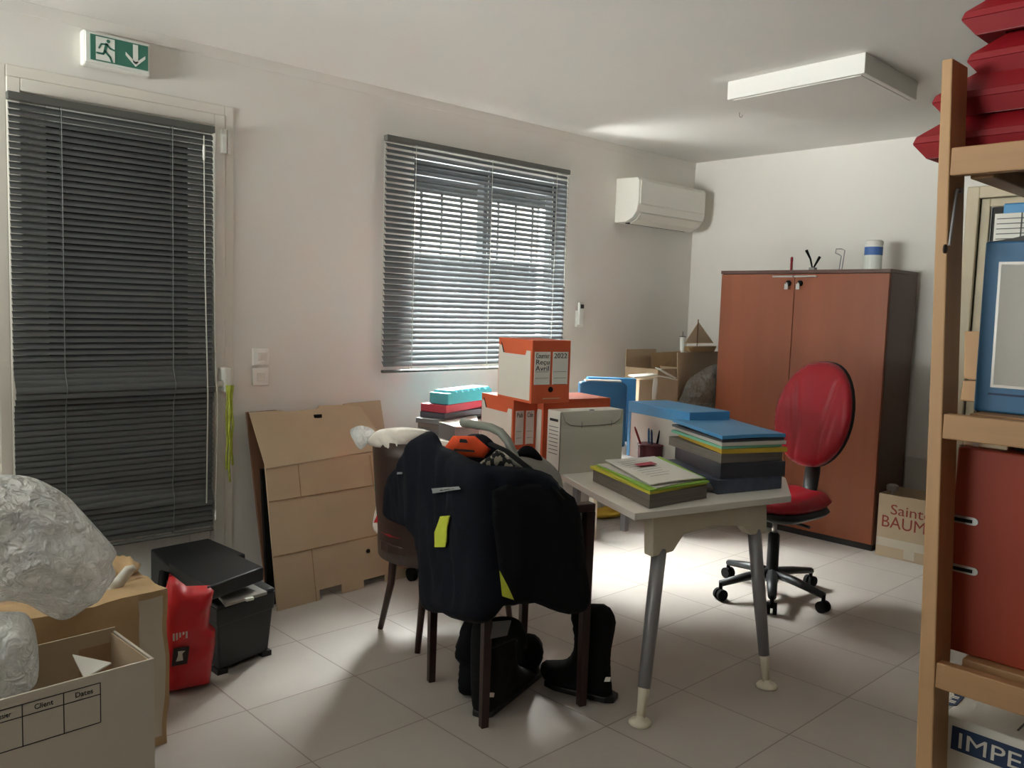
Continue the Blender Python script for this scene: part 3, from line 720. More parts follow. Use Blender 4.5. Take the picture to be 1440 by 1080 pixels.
for s, r0, r1 in ((.27, 0.0, .36), (.23, .74, .98), (.8, .74, .98)): mb.extr([Q(s, r0) + Vector((0, -.001, 0)), Q(s + .004, r0) + Vector((0, -.001, 0)), Q(s + .004, r1) + Vector((0, -.001, 0)), Q(s, r1) + Vector((0, -.001, 0))], (0, -.0015, 0))
build('crease', mb, 'kraftedge', t)
hc = Q(.70, .26)
build('hole', MB().tube([hc + Vector((0, -.003, 0)), hc], .012, 12), 'blackm', t)
Q2 = lambda s, r: mixp(ML + Vector((0, -.012, -.012)), MR + Vector((0, -.012, -.012)), TR, TL, s, r)
mb = MB(); mb.extr([Q2(0, 0), Q2(.985, .09), Q2(1, 1), Q2(.62, 1.03), Q2(.58, .97), Q2(.3, .96), Q2(.26, .995), Q2(0, 1)], (0, .010, 0)); build('top_flap', mb, 'kraft', t)
hs = Q2(.55, .83); build('hand_hole', MB().box(hs.x - .022, hs.x + .022, hs.y - .006, hs.y + .002, hs.z - .008, hs.z + .010), 'blackm', t)
# second carton behind: right top corner pokes above
t2 = thing('flattened_carton', (2.45, 3.75, 0), 'folded kraft carton behind the large flattened one, its corner showing above', 'carton')
a = aty(487, 640, 3.83); b = aty(545, 630, 3.83); c = aty(535, 563, 3.87); d = aty(484, 568, 3.87)
A0 = Vector((a.x, 3.72, 0)); B0 = Vector((b.x + .02, 3.72, 0))
mb = MB(); mb.extr([A0, B0, b, c, d, a], (0, .012, 0)); build('panel', mb, 'kraft', t2)
tag(build('cardboard_sheet', MB().extr([Vector((1.885, 3.62, 0)), Vector((2.0, 3.62, 0)), Vector((2.06, 3.865, .86)), aty(347, 580, 3.865)], (0, .014, 0)), 'kraftd'), 'dark brown board edge showing left of the flattened carton', 'board')
tag(build('plywood_strip', MB().extr([Vector((1.845, 3.53, 0)), Vector((1.90, 3.53, 0)), aty(376, 660, 3.74), aty(368, 660, 3.74)], (0, .02, 0)), 'blackm'), 'black edged strip squeezed behind the flattened carton left edge', 'strip')

# ---- toolbox and case
t = thing('toolbox', (1.46, 3.13, 0), 'black plastic toolbox with grey organiser tray in its lid, on the floor', 'toolbox')
o = Vector((1.335, 2.945)); ea = Vector((.27, .066)); eb = Vector((.0, .30)) 
def quad(o, ea, eb, ins, z): 
    q = [o, o + ea, o + ea + eb, o + eb]; c = sum(q, Vector((0, 0))) / 4
    return [((c + (p - c) * ins).x, (c + (p - c) * ins).y, z) for p in q]
mb = MB(); mb.hexa(quad(o, ea, eb, .84, .015), quad(o, ea, eb, .95, .20)); build('bin', mb, 'black', t, bevel=.008)
mb = MB(); mb.hexa(quad(o, ea, eb, .97, .19), quad(o, ea, eb, 1.0, .262)); mb.hexa(quad(o, ea, eb, 1.0, .262), quad(o, ea, eb, .97, .275)); build('lid', mb, 'black', t, bevel=.006)
q0 = [atz(306, 839, .278), atz(317, 852, .278), atz(376, 834, .278), atz(355, 823, .278)]
mb = MB(); mb.hexa([(p.x, p.y, .272) for p in q0], [(p.x, p.y, .285) for p in q0]); tr = build('organiser_tray', mb, 'greycloth', t, bevel=.003)
lc = atz(350, 842, .285); build('latch', MB().box(lc.x - .016, lc.x + .016, lc.y - .012, lc.y + .006, .28, .290), 'white', tr, bevel=.002)
for s in (.12, .88):
    p = o + ea * s + eb * .1; build('foot', MB().box(p.x - .02, p.x + .02, p.y - .015, p.y + .04, 0, .02), 'black', t)
t = thing('equipment_case', (1.41, 3.35, 0), 'black case with a flat wide lid behind the toolbox', 'case')
cq = [Vector((1.30, 3.26)), Vector((1.62, 3.30)), Vector((1.60, 3.62)), Vector((1.34, 3.60))]
mb = MB(); mb.prism([tuple(p) for p in cq], .001, .34); build('case_body', mb, 'black', t, bevel=.006)
lq = [atz(292, 826, .37), atz(371, 797, .37), atz(315, 771, .37), atz(237, 790, .37)]
mb = MB(); mb.hexa([(p.x, p.y, .315) for p in lq], [(p.x, p.y, .37) for p in lq]); build('case_lid', mb, 'black', t, bevel=.006)
hp = atz(238, 806, .33); build('case_handle', MB().tube([(hp.x + .02, hp.y + .03, .30), (hp.x - .02, hp.y + .01, .33), (hp.x - .03, hp.y, .27), (hp.x, hp.y, .23)], .018, 8), 'blackm', t, smooth=True)

# ---- red bag
cur = Curtain([(1.135, 2.955), (1.31, 2.915)])
ol = [(228, 985), (236, 978), (295, 964), (298, 935), (303, 905), (303, 885), (294, 876), (297, 850), (301, 830), (296, 823), (262, 824), (244, 810), (238, 806), (236, 818), (228, 840), (226, 900)]
ol2 = [cur.px(*p) for p in ol]; ol2 = [(s, max(z, .004)) for s, z in ol2]
mb = pillow(ol2, cur.map, .05, D=.06, res=.014, fold=lambda s, z: .012 * crease((s, z, 0), 9, 2) + .006 * nz((s, z, 1), 30, 3))
t = thing('shopping_bag', (1.22, 2.93, 0), 'crumpled red woven plastic bag with black emblem beside the toolbox', 'bag')
build('bag_body', mb, 'redbag', t, smooth=True)
def bagp(u, v, off): s, z = cur.px(u, v); return Vector(cur.map(s, z, off))
mb = MB(); mb.extr([bagp(237, 928, .061), bagp(259, 924, .061), bagp(262, 900, .061), bagp(240, 903, .061)], bagp(250, 915, .063) - bagp(250, 915, .061)); build('emblem', mb, 'ink', t)
mb = MB(); mb.extr([bagp(243, 921, .0635), bagp(253, 919, .0635), bagp(252, 910, .0635), bagp(256, 906, .0635), bagp(246, 907, .0635), bagp(246, 913, .0635)], bagp(250, 915, .065) - bagp(250, 915, .0635)); build('emblem_mark', mb, 'greypaper', t)
mb = MB()
for k in range(5): 
    mb.extr([bagp(239 + k * 4.5, 893 - k, .060), bagp(241.5 + k * 4.5, 893 - k, .060), bagp(241.5 + k * 4.5, 883 - k * .8, .060), bagp(239 + k * 4.5, 883 - k * .8, .060)], bagp(250, 915, .062) - bagp(250, 915, .061))
build('lettering', mb, 'greypaper', t)

# ---- taped brown carton
t = thing('taped_carton', (.75, 2.85, 0), 'battered brown carton patched with tape, behind the white archive carton', 'carton')
def softbox(x0, x1, y0, y1, z0, z1, amp, seed, n=14):
    mb = MB()
    def P(x, y, z):
        p = Vector((x, y, z)); k = amp * min(1, (z - z0) / .1)
        return (x + k * nz(p, 8, seed) - .02 * (z - z0) * (1 if x > (x0 + x1) / 2 else -1) * .3, y + k * nz(p, 8, seed + 1), z + (k * nz(p, 9, seed + 2) if z > z0 + .05 else 0))
    L = lambda a, b, s: a + (b - a) * s
    mb.grid(lambda a, b: P(L(x0, x1, a), y0, L(z0, z1, b)), n, n); mb.grid(lambda a, b: P(L(x0, x1, a), y1, L(z0, z1, b)), n, n)
    mb.grid(lambda a, b: P(x0, L(y0, y1, a), L(z0, z1, b)), n, n); mb.grid(lambda a, b: P(x1, L(y0, y1, a), L(z0, z1, b)), n, n)
    mb.grid(lambda a, b: P(L(x0, x1, a), L(y0, y1, b), z1), n, n); mb.grid(lambda a, b: P(L(x0, x1, a), L(y0, y1, b), z0), n, n)
    return mb, P
mb, PB = softbox(.45, 1.015, 2.60, 2.96, .001, .497, .018, 5)
o_ = build('carton_body', mb, 'kraftw', t, smooth=True)
def strip(fn, n=12, name='packing_tape', mat='tape', par=None):
    mb = MB(); mb.grid(fn, n, 6); return build(name, mb, mat, par, smooth=True)
strip(lambda a, b: Vector(PB(1.015, 2.62 + .10 * b, .02 + .45 * a)) + Vector((.002, 0, 0)), par=t)
strip(lambda a, b: Vector(PB(.50 + .5 * a, 2.74 + .07 * b, .497)) + Vector((0, 0, .002)), par=t)
strip(lambda a, b: Vector(PB(.93 + .07 * b, 2.60, .03 + .45 * a)) + Vector((0, -.002, 0)), par=t, mat='cleartape')
# raised flap crumple + loose paper on top
fl_ = pillow(smooth_outline([(.62, 2.80), (1.00, 2.80), (1.01, 2.95), (.85, 2.97), (.62, 2.95)], 2), lambda s, y, off: (s, y, .507 + max(off, -.008)), .012, res=.014, fold=lambda s, y: .022 * ridge((s, y, 0), 12, 3, 3) + .006 * nz((s, y, 0), 30, 3))
build('crumpled_flap', fl_, 'kraftw', t, smooth=True)
pa = Curtain([(.80, 2.72), (1.00, 2.69)])
mb = traced([(150, 838), (165, 835), (192, 800), (188, 794), (176, 796), (160, 815), (150, 815)], pa, .01, res=.012, fold=lambda s, z: .006 * crease((s, z, 0), 25, 4), smooth=0)
tag(build('paper_scrap', mb, 'creamcard', smooth=True), 'crumpled cream paper scrap sticking up on the taped brown carton', 'paper')

# ---- white archive carton (front left)
t = thing('archive_carton', (.7, 2.45, 0), 'open white archive carton with printed table, front left of the photo', 'carton')
zt_ = .44
c1 = atz(217, 926, zt_); c0 = atz(0, 985, zt_); ea = Vector((c1.x - c0.x, c1.y - c0.y)).normalized()
nrm = Vector((-ea.y, ea.x)); 
if nrm.dot(Vector((c1.x, c1.y))) < 0: nrm = -nrm
Wd, Dp, th_ = .50, .27, .007
O = Vector((c1.x, c1.y)) - ea * Wd
mb = MB()
mb.obox(O, ea * Wd, nrm * th_, .001, zt_); mb.obox(O + ea * (Wd - th_) + nrm * th_, ea * th_, nrm * (Dp - 2 * th_), .001, zt_)
mb.obox(O + nrm * th_, ea * th_, nrm * (Dp - 2 * th_), .001, zt_); mb.cur = 1
mb.obox(O + nrm * (Dp - th_), ea * Wd, nrm * th_, .001, zt_ + .01); mb.obox(O + ea * th_ + nrm * th_, ea * (Wd - 2 * th_), nrm * (Dp - 2 * th_), .001, .01)
build('carton_body', mb, ['whiteboard_card', 'kraft'], t)
mb = MB(); mb.obox(O + ea * (Wd - 2 * th_) + nrm * th_, ea * (th_ * .4), nrm * (Dp - 2.2 * th_), .02, zt_ - .002); build('inner_lining', mb, 'kraft', t)
mb = MB(); mb.obox(O + ea * (Wd - .10) + nrm * (Dp - th_ - .0022), ea * .088, nrm * .002, .25, zt_ - .03); build('packing_tape', mb, 'tape', t)
nn = Vector((nrm.x, nrm.y, 0)); e3 = Vector((ea.x, ea.y, 0)); Z = Vector((0, 0, 1))
def front(s, z, d=0): return Vector((O.x, O.y, 0)) + e3 * s + Z * z - nn * d
# folded white inner flap
cA = atz(102, 923, zt_ - .01); cB = atz(157, 940, zt_ - .02); cC = atz(118, 948, zt_ - .02)
mb = MB(); mb.extr([Vector((cA.x, cA.y, zt_ - .004)), Vector((cB.x, cB.y, zt_ - .004)), Vector((cC.x, cC.y, zt_ - .03)) ], (0, 0, -.004)); build('inner_flap', mb, 'paper', t)
def fpx(u, v):      # pixel on the front face -> (s, z)
    d = ray(u, v); n3 = Vector((nrm.x, nrm.y, 0)); k = (Vector((O.x, O.y, 0)) - EYE).dot(n3) / d.dot(n3); p = EYE + d * k
    return (p - Vector((O.x, O.y, 0))).dot(e3), p.z
s3, zt3 = fpx(141, 960); s2, _ = fpx(86, 975); s1, _ = fpx(31, 990); zb3 = fpx(143, 1015)[1]; zh = fpx(141, 976)[1]
dx_ = s3 - s2; s0 = s1 - dx_
mb = MB()
def line(sa, za, sb, zb_, wd=.0012):
    if abs(sa - sb) < 1e-6: q = [(sa - wd, za), (sa + wd, za), (sb + wd, zb_), (sb - wd, zb_)]
    else: q = [(sa, za - wd), (sb, zb_ - wd), (sb, zb_ + wd), (sa, za + wd)]
    mb.extr([front(s, z, .0002) for s, z in q], -nn * .0005)
for z in (zt3, zh, zb3): line(s0, z, s3, z)
for s in (s0, s0 + dx_, s0 + 2 * dx_, s3): line(s, zb3, s, zt3)
build('printed_table', mb, 'ink', t)
for k, wd in enumerate(('Dossier', 'Client', 'Dates')):
    text('print', wd, 'ink', t, front(s0 + dx_ * (k + .28), zh + (zt3 - zh) * .3, .0008), e3, Z, (zt3 - zh) * .62, width=dx_ * .45)
print('archive table', s0, s3, zt3, zb3)
# ---- plastic bundles
bw = Curtain([(.28, 2.55), (.84, 2.51)])
ol = [(-90, 690), (-40, 668), (0, 667), (40, 670), (70, 682), (95, 698), (118, 722), (145, 752), (164, 776), (158, 792), (163, 808), (152, 825), (138, 845), (120, 855), (100, 868), (84, 872), (60, 862), (38, 850), (10, 846), (-50, 848), (-95, 800)]
mb = traced(ol, bw, .16, back=.6, res=.010, D=.20, power=.75, fold=lambda s, z: .022 * nz((s, z, 0), 5, 2) + .030 * ridge((s * .7 + z, z, 0), 4, 2, 9) + .022 * ridge((s, z * .8 - s * .4, 3), 8, 7, 8) + .010 * ridge((s + z, z, 5), 19, 9, 6))
tag(build('bubble_wrap', mb, 'film', smooth=True), 'big crumpled bundle of clear plastic film on top of the taped carton', 'plastic film')
bw2 = Curtain([(.36, 2.38), (.70, 2.38)])
ol = [(-80, 870), (-30, 862), (10, 860), (35, 862), (48, 880), (54, 915), (54, 950), (45, 968), (20, 982), (-20, 1000), (-80, 1000)]
mb = traced(ol, bw2, .09, res=.014, D=.12, power=.75, fold=lambda s, z: .024 * ridge((s, z, 0), 7, 12, 7) + .014 * ridge((s, z, 4), 15, 3, 6))
tag(build('plastic_bag', mb, 'film_white', smooth=True), 'white plastic bag stuffed into the open white archive carton', 'bag')

# ================================================================== CHAIRS WITH CLOTHES
# wooden tub chair
tc_ = Vector((2.305, 2.865))
t = thing('tub_chair', (tc_.x, tc_.y, 0), 'dark wooden chair with curved backrest and red seat, clothes over it', 'chair')
def shell(a, b):
    ang = math.radians(95 + 170 * a); z = .33 + .51 * b * (1 - .10 * abs(2 * a - 1) ** 3); r = .265 + .035 * b
    return (tc_.x + .02 + r * math.cos(ang), tc_.y + r * math.sin(ang), z)
mb = MB(); mb.grid(shell, 28, 8); build('backrest', mb, 'darkwood', t, smooth=True, solid=.026)
seat_o = [(tc_.x + .27 * math.cos(k * PI / 12) * (1 if math.cos(k * PI / 12) < 0 else .95), tc_.y + .235 * math.sin(k * PI / 12)) for k in range(24)]
mb = MB(); mb.prism(seat_o, .37, .41); build('seat_frame', mb, 'darkwood', t, bevel=.004)
mb = pillow(seat_o, lambda s, y, off: (s, y, .445 + off), .035, D=.07, res=.03); build('seat_cushion', mb, 'redcloth', t, smooth=True)
for (fx, fy, tx, ty, tz) in ((2.085, 2.98, 2.135, 2.96, .40), (2.050, 2.668, 2.10, 2.70, .40), (2.56, 3.0, 2.53, 2.98, .38), (2.56, 2.66, 2.53, 2.68, .38)):
    a = Vector((fx, fy, 0)); b = Vector((tx, ty, tz))
    mid = a.lerp(b, .5) + Vector((tx - fx, ty - fy, 0)) * .32; mid2 = a.lerp(b, .78) + Vector((tx - fx, ty - fy, 0)) * .18
    build('leg', MB().tube([a, mid, mid2, b], [.012, .016, .019, .022], 8), 'darkwood', t, smooth=True)
# straight chair near the camera
t = thing('wooden_chair', (2.05, 2.2, 0), 'dark wooden chair with square reddish legs in front, buried under navy clothes', 'chair')
B4, B5, B3 = Vector((1.853, 2.04)), Vector((2.226, 1.937)), Vector((1.933, 2.428)); B6 = B3 + (B5 - B4)
ub = (B5 - B4).normalized(); vb = Vector((-ub.y, ub.x))
def post(p, h, r, name='leg'):
    mb = MB(); q = [p + ub * (sx * r) + vb * (sy * r) for sx, sy in ((-1, -1), (1, -1), (1, 1), (-1, 1))]; q0 = [p + (x - p) * .8 for x in q]
    mb.hexa([(x.x, x.y, 0) for x in q0], [(x.x, x.y, h) for x in q]); return build(name, mb, 'redwood', t, bevel=.002)
post(B4, .69, .0165); post(B5, .705, .0175); post(B3, .43, .016); post(B6, .43, .016)
mb = MB(); mb.obox(B4 - ub * .03 - vb * .022, ub * ((B5 - B4).length + .045), vb * .044, .705, .735); build('top_rail', mb, 'redwood', t, bevel=.005)
mb = MB(); mb.obox(B4 - ub * .02, ub * ((B5 - B4).length + .04), vb * .40, .42, .455); build('seat', mb, 'redwood', t, bevel=.004)
# jacket over both chairs
jc = Curtain([(1.965, 2.66), (1.875, 2.44), (1.80, 2.06), (1.86, 1.985), (2.24, 1.875), (2.34, 1.85)])
JO = [(606, 606), (592, 611), (577, 626), (572, 648), (556, 664), (552, 700), (554, 733), (574, 742), (590, 756), (595, 805), (600, 856), (622, 862), (646, 872), (690, 872), (708, 852), (735, 848), (744, 800), (760, 740), (792, 712), (790, 690), (775, 668), (742, 658), (700, 655), (662, 646), (640, 634), (622, 627), (616, 614)]
jfold = lambda s, z: .018 * nz((s * 2.2, z * .5, 0), 5, 3) + .013 * crease((s * 1.6, z * .5, 1), 9, 8)
mb = traced(JO, jc, .035, res=.018, D=.06, fold=jfold, back=.5, smooth=2)
t = thing('jacket', (1.95, 2.2, .2), 'dark navy uniform jacket draped over the two wooden chairs', 'jacket')
build('jacket_body', mb, 'navy', t, smooth=True)
def patch(name, pxs, cur, off, mat, par, th=.004, n=6, fold=None):
    o = []
    for u, v in pxs:
        a, b = u, v
        for _ in range(4):
            q = cur.px(a, b); r_, t_ = proj(cur.map(q[0], q[1], off + (fold(*q) if fold else 0))); a += u - r_; b += v - t_
        o.append(cur.px(a, b))
    mb = MB()
    def f(a, b, d):
        p = (Vector(o[0]).lerp(Vector(o[1]), a)).lerp(Vector(o[3]).lerp(Vector(o[2]), a), b)
        k = fold(p.x, p.y) if fold else 0
        return cur.map(p.x, p.y, off + k + d)
    mb.grid(lambda a, b: f(a, b, 0), n, n); mb.grid(lambda a, b: f(a, b, th), n, n)
    return build(name, mb, mat, par, smooth=True)
patch('hi_vis_strip', [(612, 769), (627, 769), (633, 725), (620, 726)], jc, .042, 'hivis', t, fold=jfold)
patch('reflective_tab', [(609, 694), (648, 688), (645, 684), (608, 687)], jc, .042, 'silver', t, fold=jfold)
patch('tab_slot', [(619, 690.5), (640, 687.5), (639, 686.5), (619, 689)], jc, .0465, 'ink', t, th=.001, fold=jfold)
patch('badge', [(562, 667), (567, 667), (566, 664), (562, 664)], jc, .04, 'silver', t, fold=jfold)
# orange flap of the lining with dark print
oc = Curtain([(2.02, 2.62), (2.19, 2.36)])
mb = traced([(626, 628), (637, 613), (668, 613), (690, 632), (680, 644), (652, 642), (630, 637)], oc, .012, res=.012, smooth=0, fold=lambda s, z: .008 * nz((s, z, 0), 22, 4))
lin_ = build('orange_lining', mb, 'orangecloth', t, smooth=True)
patch('lining_print', [(638, 634), (668, 636), (667, 633), (639, 631)], oc, .020, 'ink', lin_, th=.001)
patch('lining_print', [(646, 622), (658, 623), (656, 618), (647, 617)], oc, .020, 'ink', lin_, th=.001)
# collar mass behind
cc_ = Curtain([(2.10, 2.72), (2.24, 2.42)])
mb = traced([(650, 640), (655, 615), (668, 610), (684, 613), (700, 630), (697, 645), (690, 652), (660, 650)], cc_, .035, res=.018, fold=lambda s, z: .01 * nz((s, z, 0), 16, 4))
build('collar', mb, 'navy', t, smooth=True)
# dark mass on the seat filling between (jacket body bulk)
mb = MB(); n = 18
def lump(c, r, seed, amp):
    def f(a, b):
        th = PI * b; ph = 2 * PI * a; d = Vector((math.sin(th) * math.cos(ph), math.sin(th) * math.sin(ph), math.cos(th)))
        k = 1 + amp * nz(d, 2.3, seed) + amp * .5 * crease(d, 4, seed)
        return (c[0] + d.x * r[0] * k, c[1] + d.y * r[1] * k, c[2] + d.z * r[2] * k)
    return f
mb.grid(lump((2.07, 2.22, .60), (.20, .24, .135), 3, .12), 30, 16)
build('jacket_bulk', mb, 'navy2', t, smooth=True)
# trousers hanging over the near chair back
tcur = Curtain([(1.90, 1.93), (2.34, 1.815)])
TO = [(692, 690), (740, 680), (775, 684), (808, 700), (820, 745), (824, 795), (830, 835), (824, 858), (800, 864), (772, 856), (752, 848), (735, 850), (716, 842), (704, 818), (698, 770)]
tfold = lambda s, z: .012 * nz((s * 2.0, z * .5, 0), 6, 13) + .007 * crease((s * 1.6, z * .5, 1), 10, 18)
mb = traced(TO, tcur, .022, res=.016, D=.12, fold=tfold, back=.35, smooth=2, power=.8)
t = thing('trousers', (2.15, 1.87, .25), 'black work trousers with diagonal yellow strip hanging off the chair back', 'trousers')
build('trouser_legs', mb, 'navy2', t, smooth=True)
patch('hi_vis_strip', [(706, 838), (722, 843), (713, 823), (702, 802)], tcur, .033, 'hivis', t, fold=tfold)
# things on top of the clothes
hp = [atd(u, v, d) for u, v, d in ((652, 594, 3.15), (662, 596, 3.10), (690, 601, 3.02), (704, 608, 2.98), (714, 620, 2.96), (720, 634, 2.94), (726, 648, 2.92), (745, 662, 2.90))]
tag(build('hose', MB().tube(hp, [.018] + [.0155] * 7, 12), 'hose', smooth=True), 'grey curved hose arching over the pile of clothes', 'hose')
gc = Curtain([(2.20, 2.50), (2.46, 2.18)])
mb = traced([(715, 660), (716, 640), (730, 632), (750, 634), (766, 645), (778, 655), (788, 668), (792, 690), (782, 700), (760, 690)], gc, .05, res=.016, fold=lambda s, z: .02 * crease((s, z, 0), 14, 2))
t = thing('cloth_bag', (2.33, 2.33, .46), 'grey cloth bag lying on the clothes beside the white archive box', 'bag')
build('bag_body', mb, 'greycloth', t, smooth=True)
mb = traced([(726, 640), (735, 628), (748, 628), (760, 640), (762, 648), (745, 644)], Curtain([(2.21, 2.44), (2.40, 2.22)]), .03, res=.014); build('dark_fold', mb, 'navy2', t, smooth=True)
sp_ = [atd(u, v, d) for u, v, d in ((690, 624, 2.94), (712, 634, 2.86), (735, 652, 2.82), (755, 668, 2.80), (775, 685, 2.80), (792, 704, 2.80))]
tag(build('strap', MB().tube(sp_, .013, 8, flat=.5), 'blackm', smooth=True), 'black padded strap running diagonally down the clothes pile', 'strap')
pc = Curtain([(2.06, 2.36), (2.26, 2.16)])
mb = traced([(672, 655), (690, 640), (702, 632), (716, 645), (732, 655), (728, 662), (700, 662)], pc, .02, res=.013, fold=lambda s, z: .008 * nz((s, z, 0), 30, 2))
tag(build('patterned_scarf', mb, 'camo', smooth=True), 'black and beige patterned mesh cloth on top of the clothes', 'cloth')
bc = Curtain([(2.14, 2.08), (2.36, 1.93)])
mb = traced([(735, 705), (748, 690), (765, 680), (785, 682), (800, 698), (790, 712), (760, 716)], bc, .035, res=.016, fold=lambda s, z: .012 * crease((s, z, 0), 18, 6))
t = thing('folded_vest', (2.25, 2.0, .70), 'black folded garment with two grey stripes by the chair arm end', 'clothing')
build('vest_body', mb, 'navy2', t, smooth=True)
for k in (0, 1): patch('grey_stripe', [(749 + 12 * k, 692 - k), (752 + 12 * k, 693 - k), (765 + 12 * k, 686 - 2 * k), (762 + 12 * k, 685 - 2 * k)], bc, .045, 'silver', t, th=.003)
# white cloth and plastic on the tub chair back
wc = Curtain([(2.02, 3.05), (2.08, 2.78), (2.25, 2.66)])
mb = traced([(519, 624), (528, 607), (548, 602), (575, 601), (604, 606), (596, 615), (578, 628), (566, 640), (562, 637), (540, 632)], wc, .04, res=.014, D=.05, fold=lambda s, z: .022 * ridge((s, z, 0), 14, 2, 4) + .008 * nz((s, z, 0), 25, 2))
tag(build('white_cloth', mb, 'whitecloth', smooth=True), 'off white cloth bundled over the curved chair back', 'cloth')
wc2 = Curtain([(1.98, 3.10), (2.06, 2.98)])
mb = traced([(492, 606), (500, 600), (512, 599), (527, 606), (524, 616), (515, 626), (506, 632), (496, 618)], wc2, .035, res=.012, fold=lambda s, z: .008 * crease((s, z, 0), 24, 2))
tag(build('plastic_bag', mb, 'film', smooth=True), 'small knotted white plastic bag hanging left of the chair back', 'bag')
# bag with red and green print hanging beside the tub chair
hb = Curtain([(2.04, 3.14), (2.10, 2.95)])
mb = traced([(526, 652), (535, 640), (548, 650), (552, 700), (548, 750), (533, 752), (524, 738), (530, 700)], hb, .03, res=.016, fold=lambda s, z: .008 * crease((s, z, 0), 16, 2))
t = thing('carrier_bag', (2.07, 3.05, .5), 'pale carrier bag with red and green patches behind the curved chair', 'bag')
build('bag_body', mb, 'whitecloth', t, smooth=True)
patch('green_patch', [(528, 690), (545, 690), (545, 665), (528, 665)], hb, .028, 'green', t)
patch('red_patch', [(526, 735), (545, 733), (545, 718), (532, 722)], hb, .028, 'redbag', t)

# ---- boots and gloves on the floor
def floor_clamp(o): return [(s, max(z, .002)) for s, z in o]
def boot(cur, ol, label, group, T=.05, tabpx=None, z=None):
    o = floor_clamp(smooth_outline([cur.px(*p) for p in ol], 2))
    mb = pillow(o, cur.map, T, D=T * 1.1, res=.014, fold=lambda s, z: .004 * nz((s, z, 0), 18, 2))
    c = cur.map(*cur.px(*ol[0]), 0)
    t = thing('boot', (c[0], c[1], 0), label, 'boot', group); build('boot_upper', mb, 'blackm', t, smooth=True)
    if tabpx:
        u, v = tabpx; patch('heel_tab', [(u - 4, v + 3), (u + 4, v + 3), (u + 5, v - 3), (u - 2, v - 3)], cur, T + .001, 'paper', t, n=2)
    zs = sorted(set(round(z, 3) for s, z in o))
    ss = [s for s, z in o if z < .03]
    if ss:
        a, b = min(ss), max(ss); so = [(a + (b - a) * q, 0) for q in (0, .25, .5, .75, 1)]
        mb = MB(); wd = T * .8
        P = [cur.map(s, .002, wd * k) for s, k in ((a, .6), (a + .03, 1), (b - .05, 1), (b, .5))] + [cur.map(s, .002, -wd * k) for s, k in ((b, .5), (b - .05, 1), (a + .03, 1), (a, .6))]
        mb.hexa([Vector(p) for p in P], [Vector(p) + Vector((0, 0, .022)) for p in P]); build('sole', mb, 'black', t, bevel=.004)
    return t
boot(Curtain([(2.345, 1.865), (2.235, 2.165)]), [(862, 985), (866, 992), (840, 994), (812, 988), (812, 974), (790, 970), (768, 955), (760, 938), (768, 928), (790, 928), (802, 922), (808, 905), (806, 880), (803, 856), (820, 850), (846, 849), (860, 858), (866, 875), (862, 900), (858, 930)],
     'tall black boot with toe pointing left, under the right end of chair', 'black work boots under the chair', tabpx=(854, 955))
boot(Curtain([(1.955, 2.12), (2.23, 2.21)]), [(673, 1000), (680, 1012), (700, 1012), (722, 1000), (745, 990), (757, 975), (758, 955), (745, 942), (720, 930), (716, 900), (712, 880), (690, 868), (674, 880), (671, 940)],
     'black boot with white heel tab right behind the nearest chair leg', 'black work boots under the chair', tabpx=(689, 977))
gl = Curtain([(1.945, 2.245), (2.08, 2.22)])
mb = pillow(floor_clamp(smooth_outline([gl.px(*p) for p in [(652, 978), (645, 965), (648, 935), (640, 925), (646, 900), (658, 870), (690, 866), (692, 978)]], 2)), gl.map, .045, D=.05, res=.015, fold=lambda s, z: .006 * crease((s, z, 0), 14, 2))
tag(build('gaiter', mb, 'navy2', smooth=True), 'black boot shaft half hidden behind the nearest chair leg, left of boots', 'boot')
gl = Curtain([(2.14, 2.30), (2.24, 2.26)])
mb = pillow(floor_clamp(smooth_outline([gl.px(*p) for p in [(722, 930), (722, 905), (735, 892), (752, 892), (763, 905), (762, 925), (752, 938), (735, 950), (722, 985), (700, 985), (705, 940)]], 2)), gl.map, .045, D=.05, res=.014, fold=lambda s, z: .006 * crease((s, z, 0), 20, 2))
tag(build('helmet_bag', mb, 'blackm', smooth=True), 'rounded black pouch standing between the two boots', 'pouch')
gv = Curtain([(1.965, 2.04), (2.13, 2.02)])
t = thing('glove', (2.03, 2.05, .2), 'black and grey work glove hanging below the jacket hem', 'glove')
mb = traced([(686, 912), (688, 880), (696, 868), (722, 868), (736, 880), (742, 905), (738, 918), (728, 900), (710, 905)], gv, .025, res=.013, fold=lambda s, z: .006 * crease((s, z, 0), 22, 2)); build('glove_body', mb, 'blackm', t, smooth=True)
patch('grey_palm', [(688, 898), (712, 893), (718, 872), (692, 874)], gv, .026, 'greyf', t, th=.005)
patch('white_tag', [(687, 866), (695, 864), (695, 857), (688, 858)], gv, .03, 'paper', t, th=.003)

# ================================================================== DESK
zd = .72
N = Vector((2.278, 1.775)); Rr = Vector((3.007, 1.596)); e1 = (Rr - N).normalized(); e2 = Vector((-e1.y, e1.x))
LM = Vector((2.567, 2.382))
t = thing('desk', (2.75, 2.4, 0), 'white topped office desk with splayed grey legs and cream end frame', 'desk')
R1 = Vector((3.40, 2.0)); 
poly = [N, Rr, Vector((3.33, 1.80)), Vector((3.45, 2.45)), Vector((3.45, 3.62)), Vector((2.72, 3.72)), Vector((2.70, 2.9)), Vector((2.655, 2.62)), LM, Vector((2.40, 2.05))]
mb = MB(); mb.prism([tuple(p) for p in poly], zd - .025, zd); build('desktop', mb, 'desktop', t, bevel=.002)
def on(s, r): return N + e1 * s + e2 * r
lt1 = Vector((*on(.165, .055), .0)); lt2 = Vector((*on(.60, .055), .0))
fa = atz(900, 1018, 0); fb = atz(1078, 966, 0); fa.z = fb.z = 0
mb = MB()
a_ = on(.10, .03); b_ = on(.655, .03)
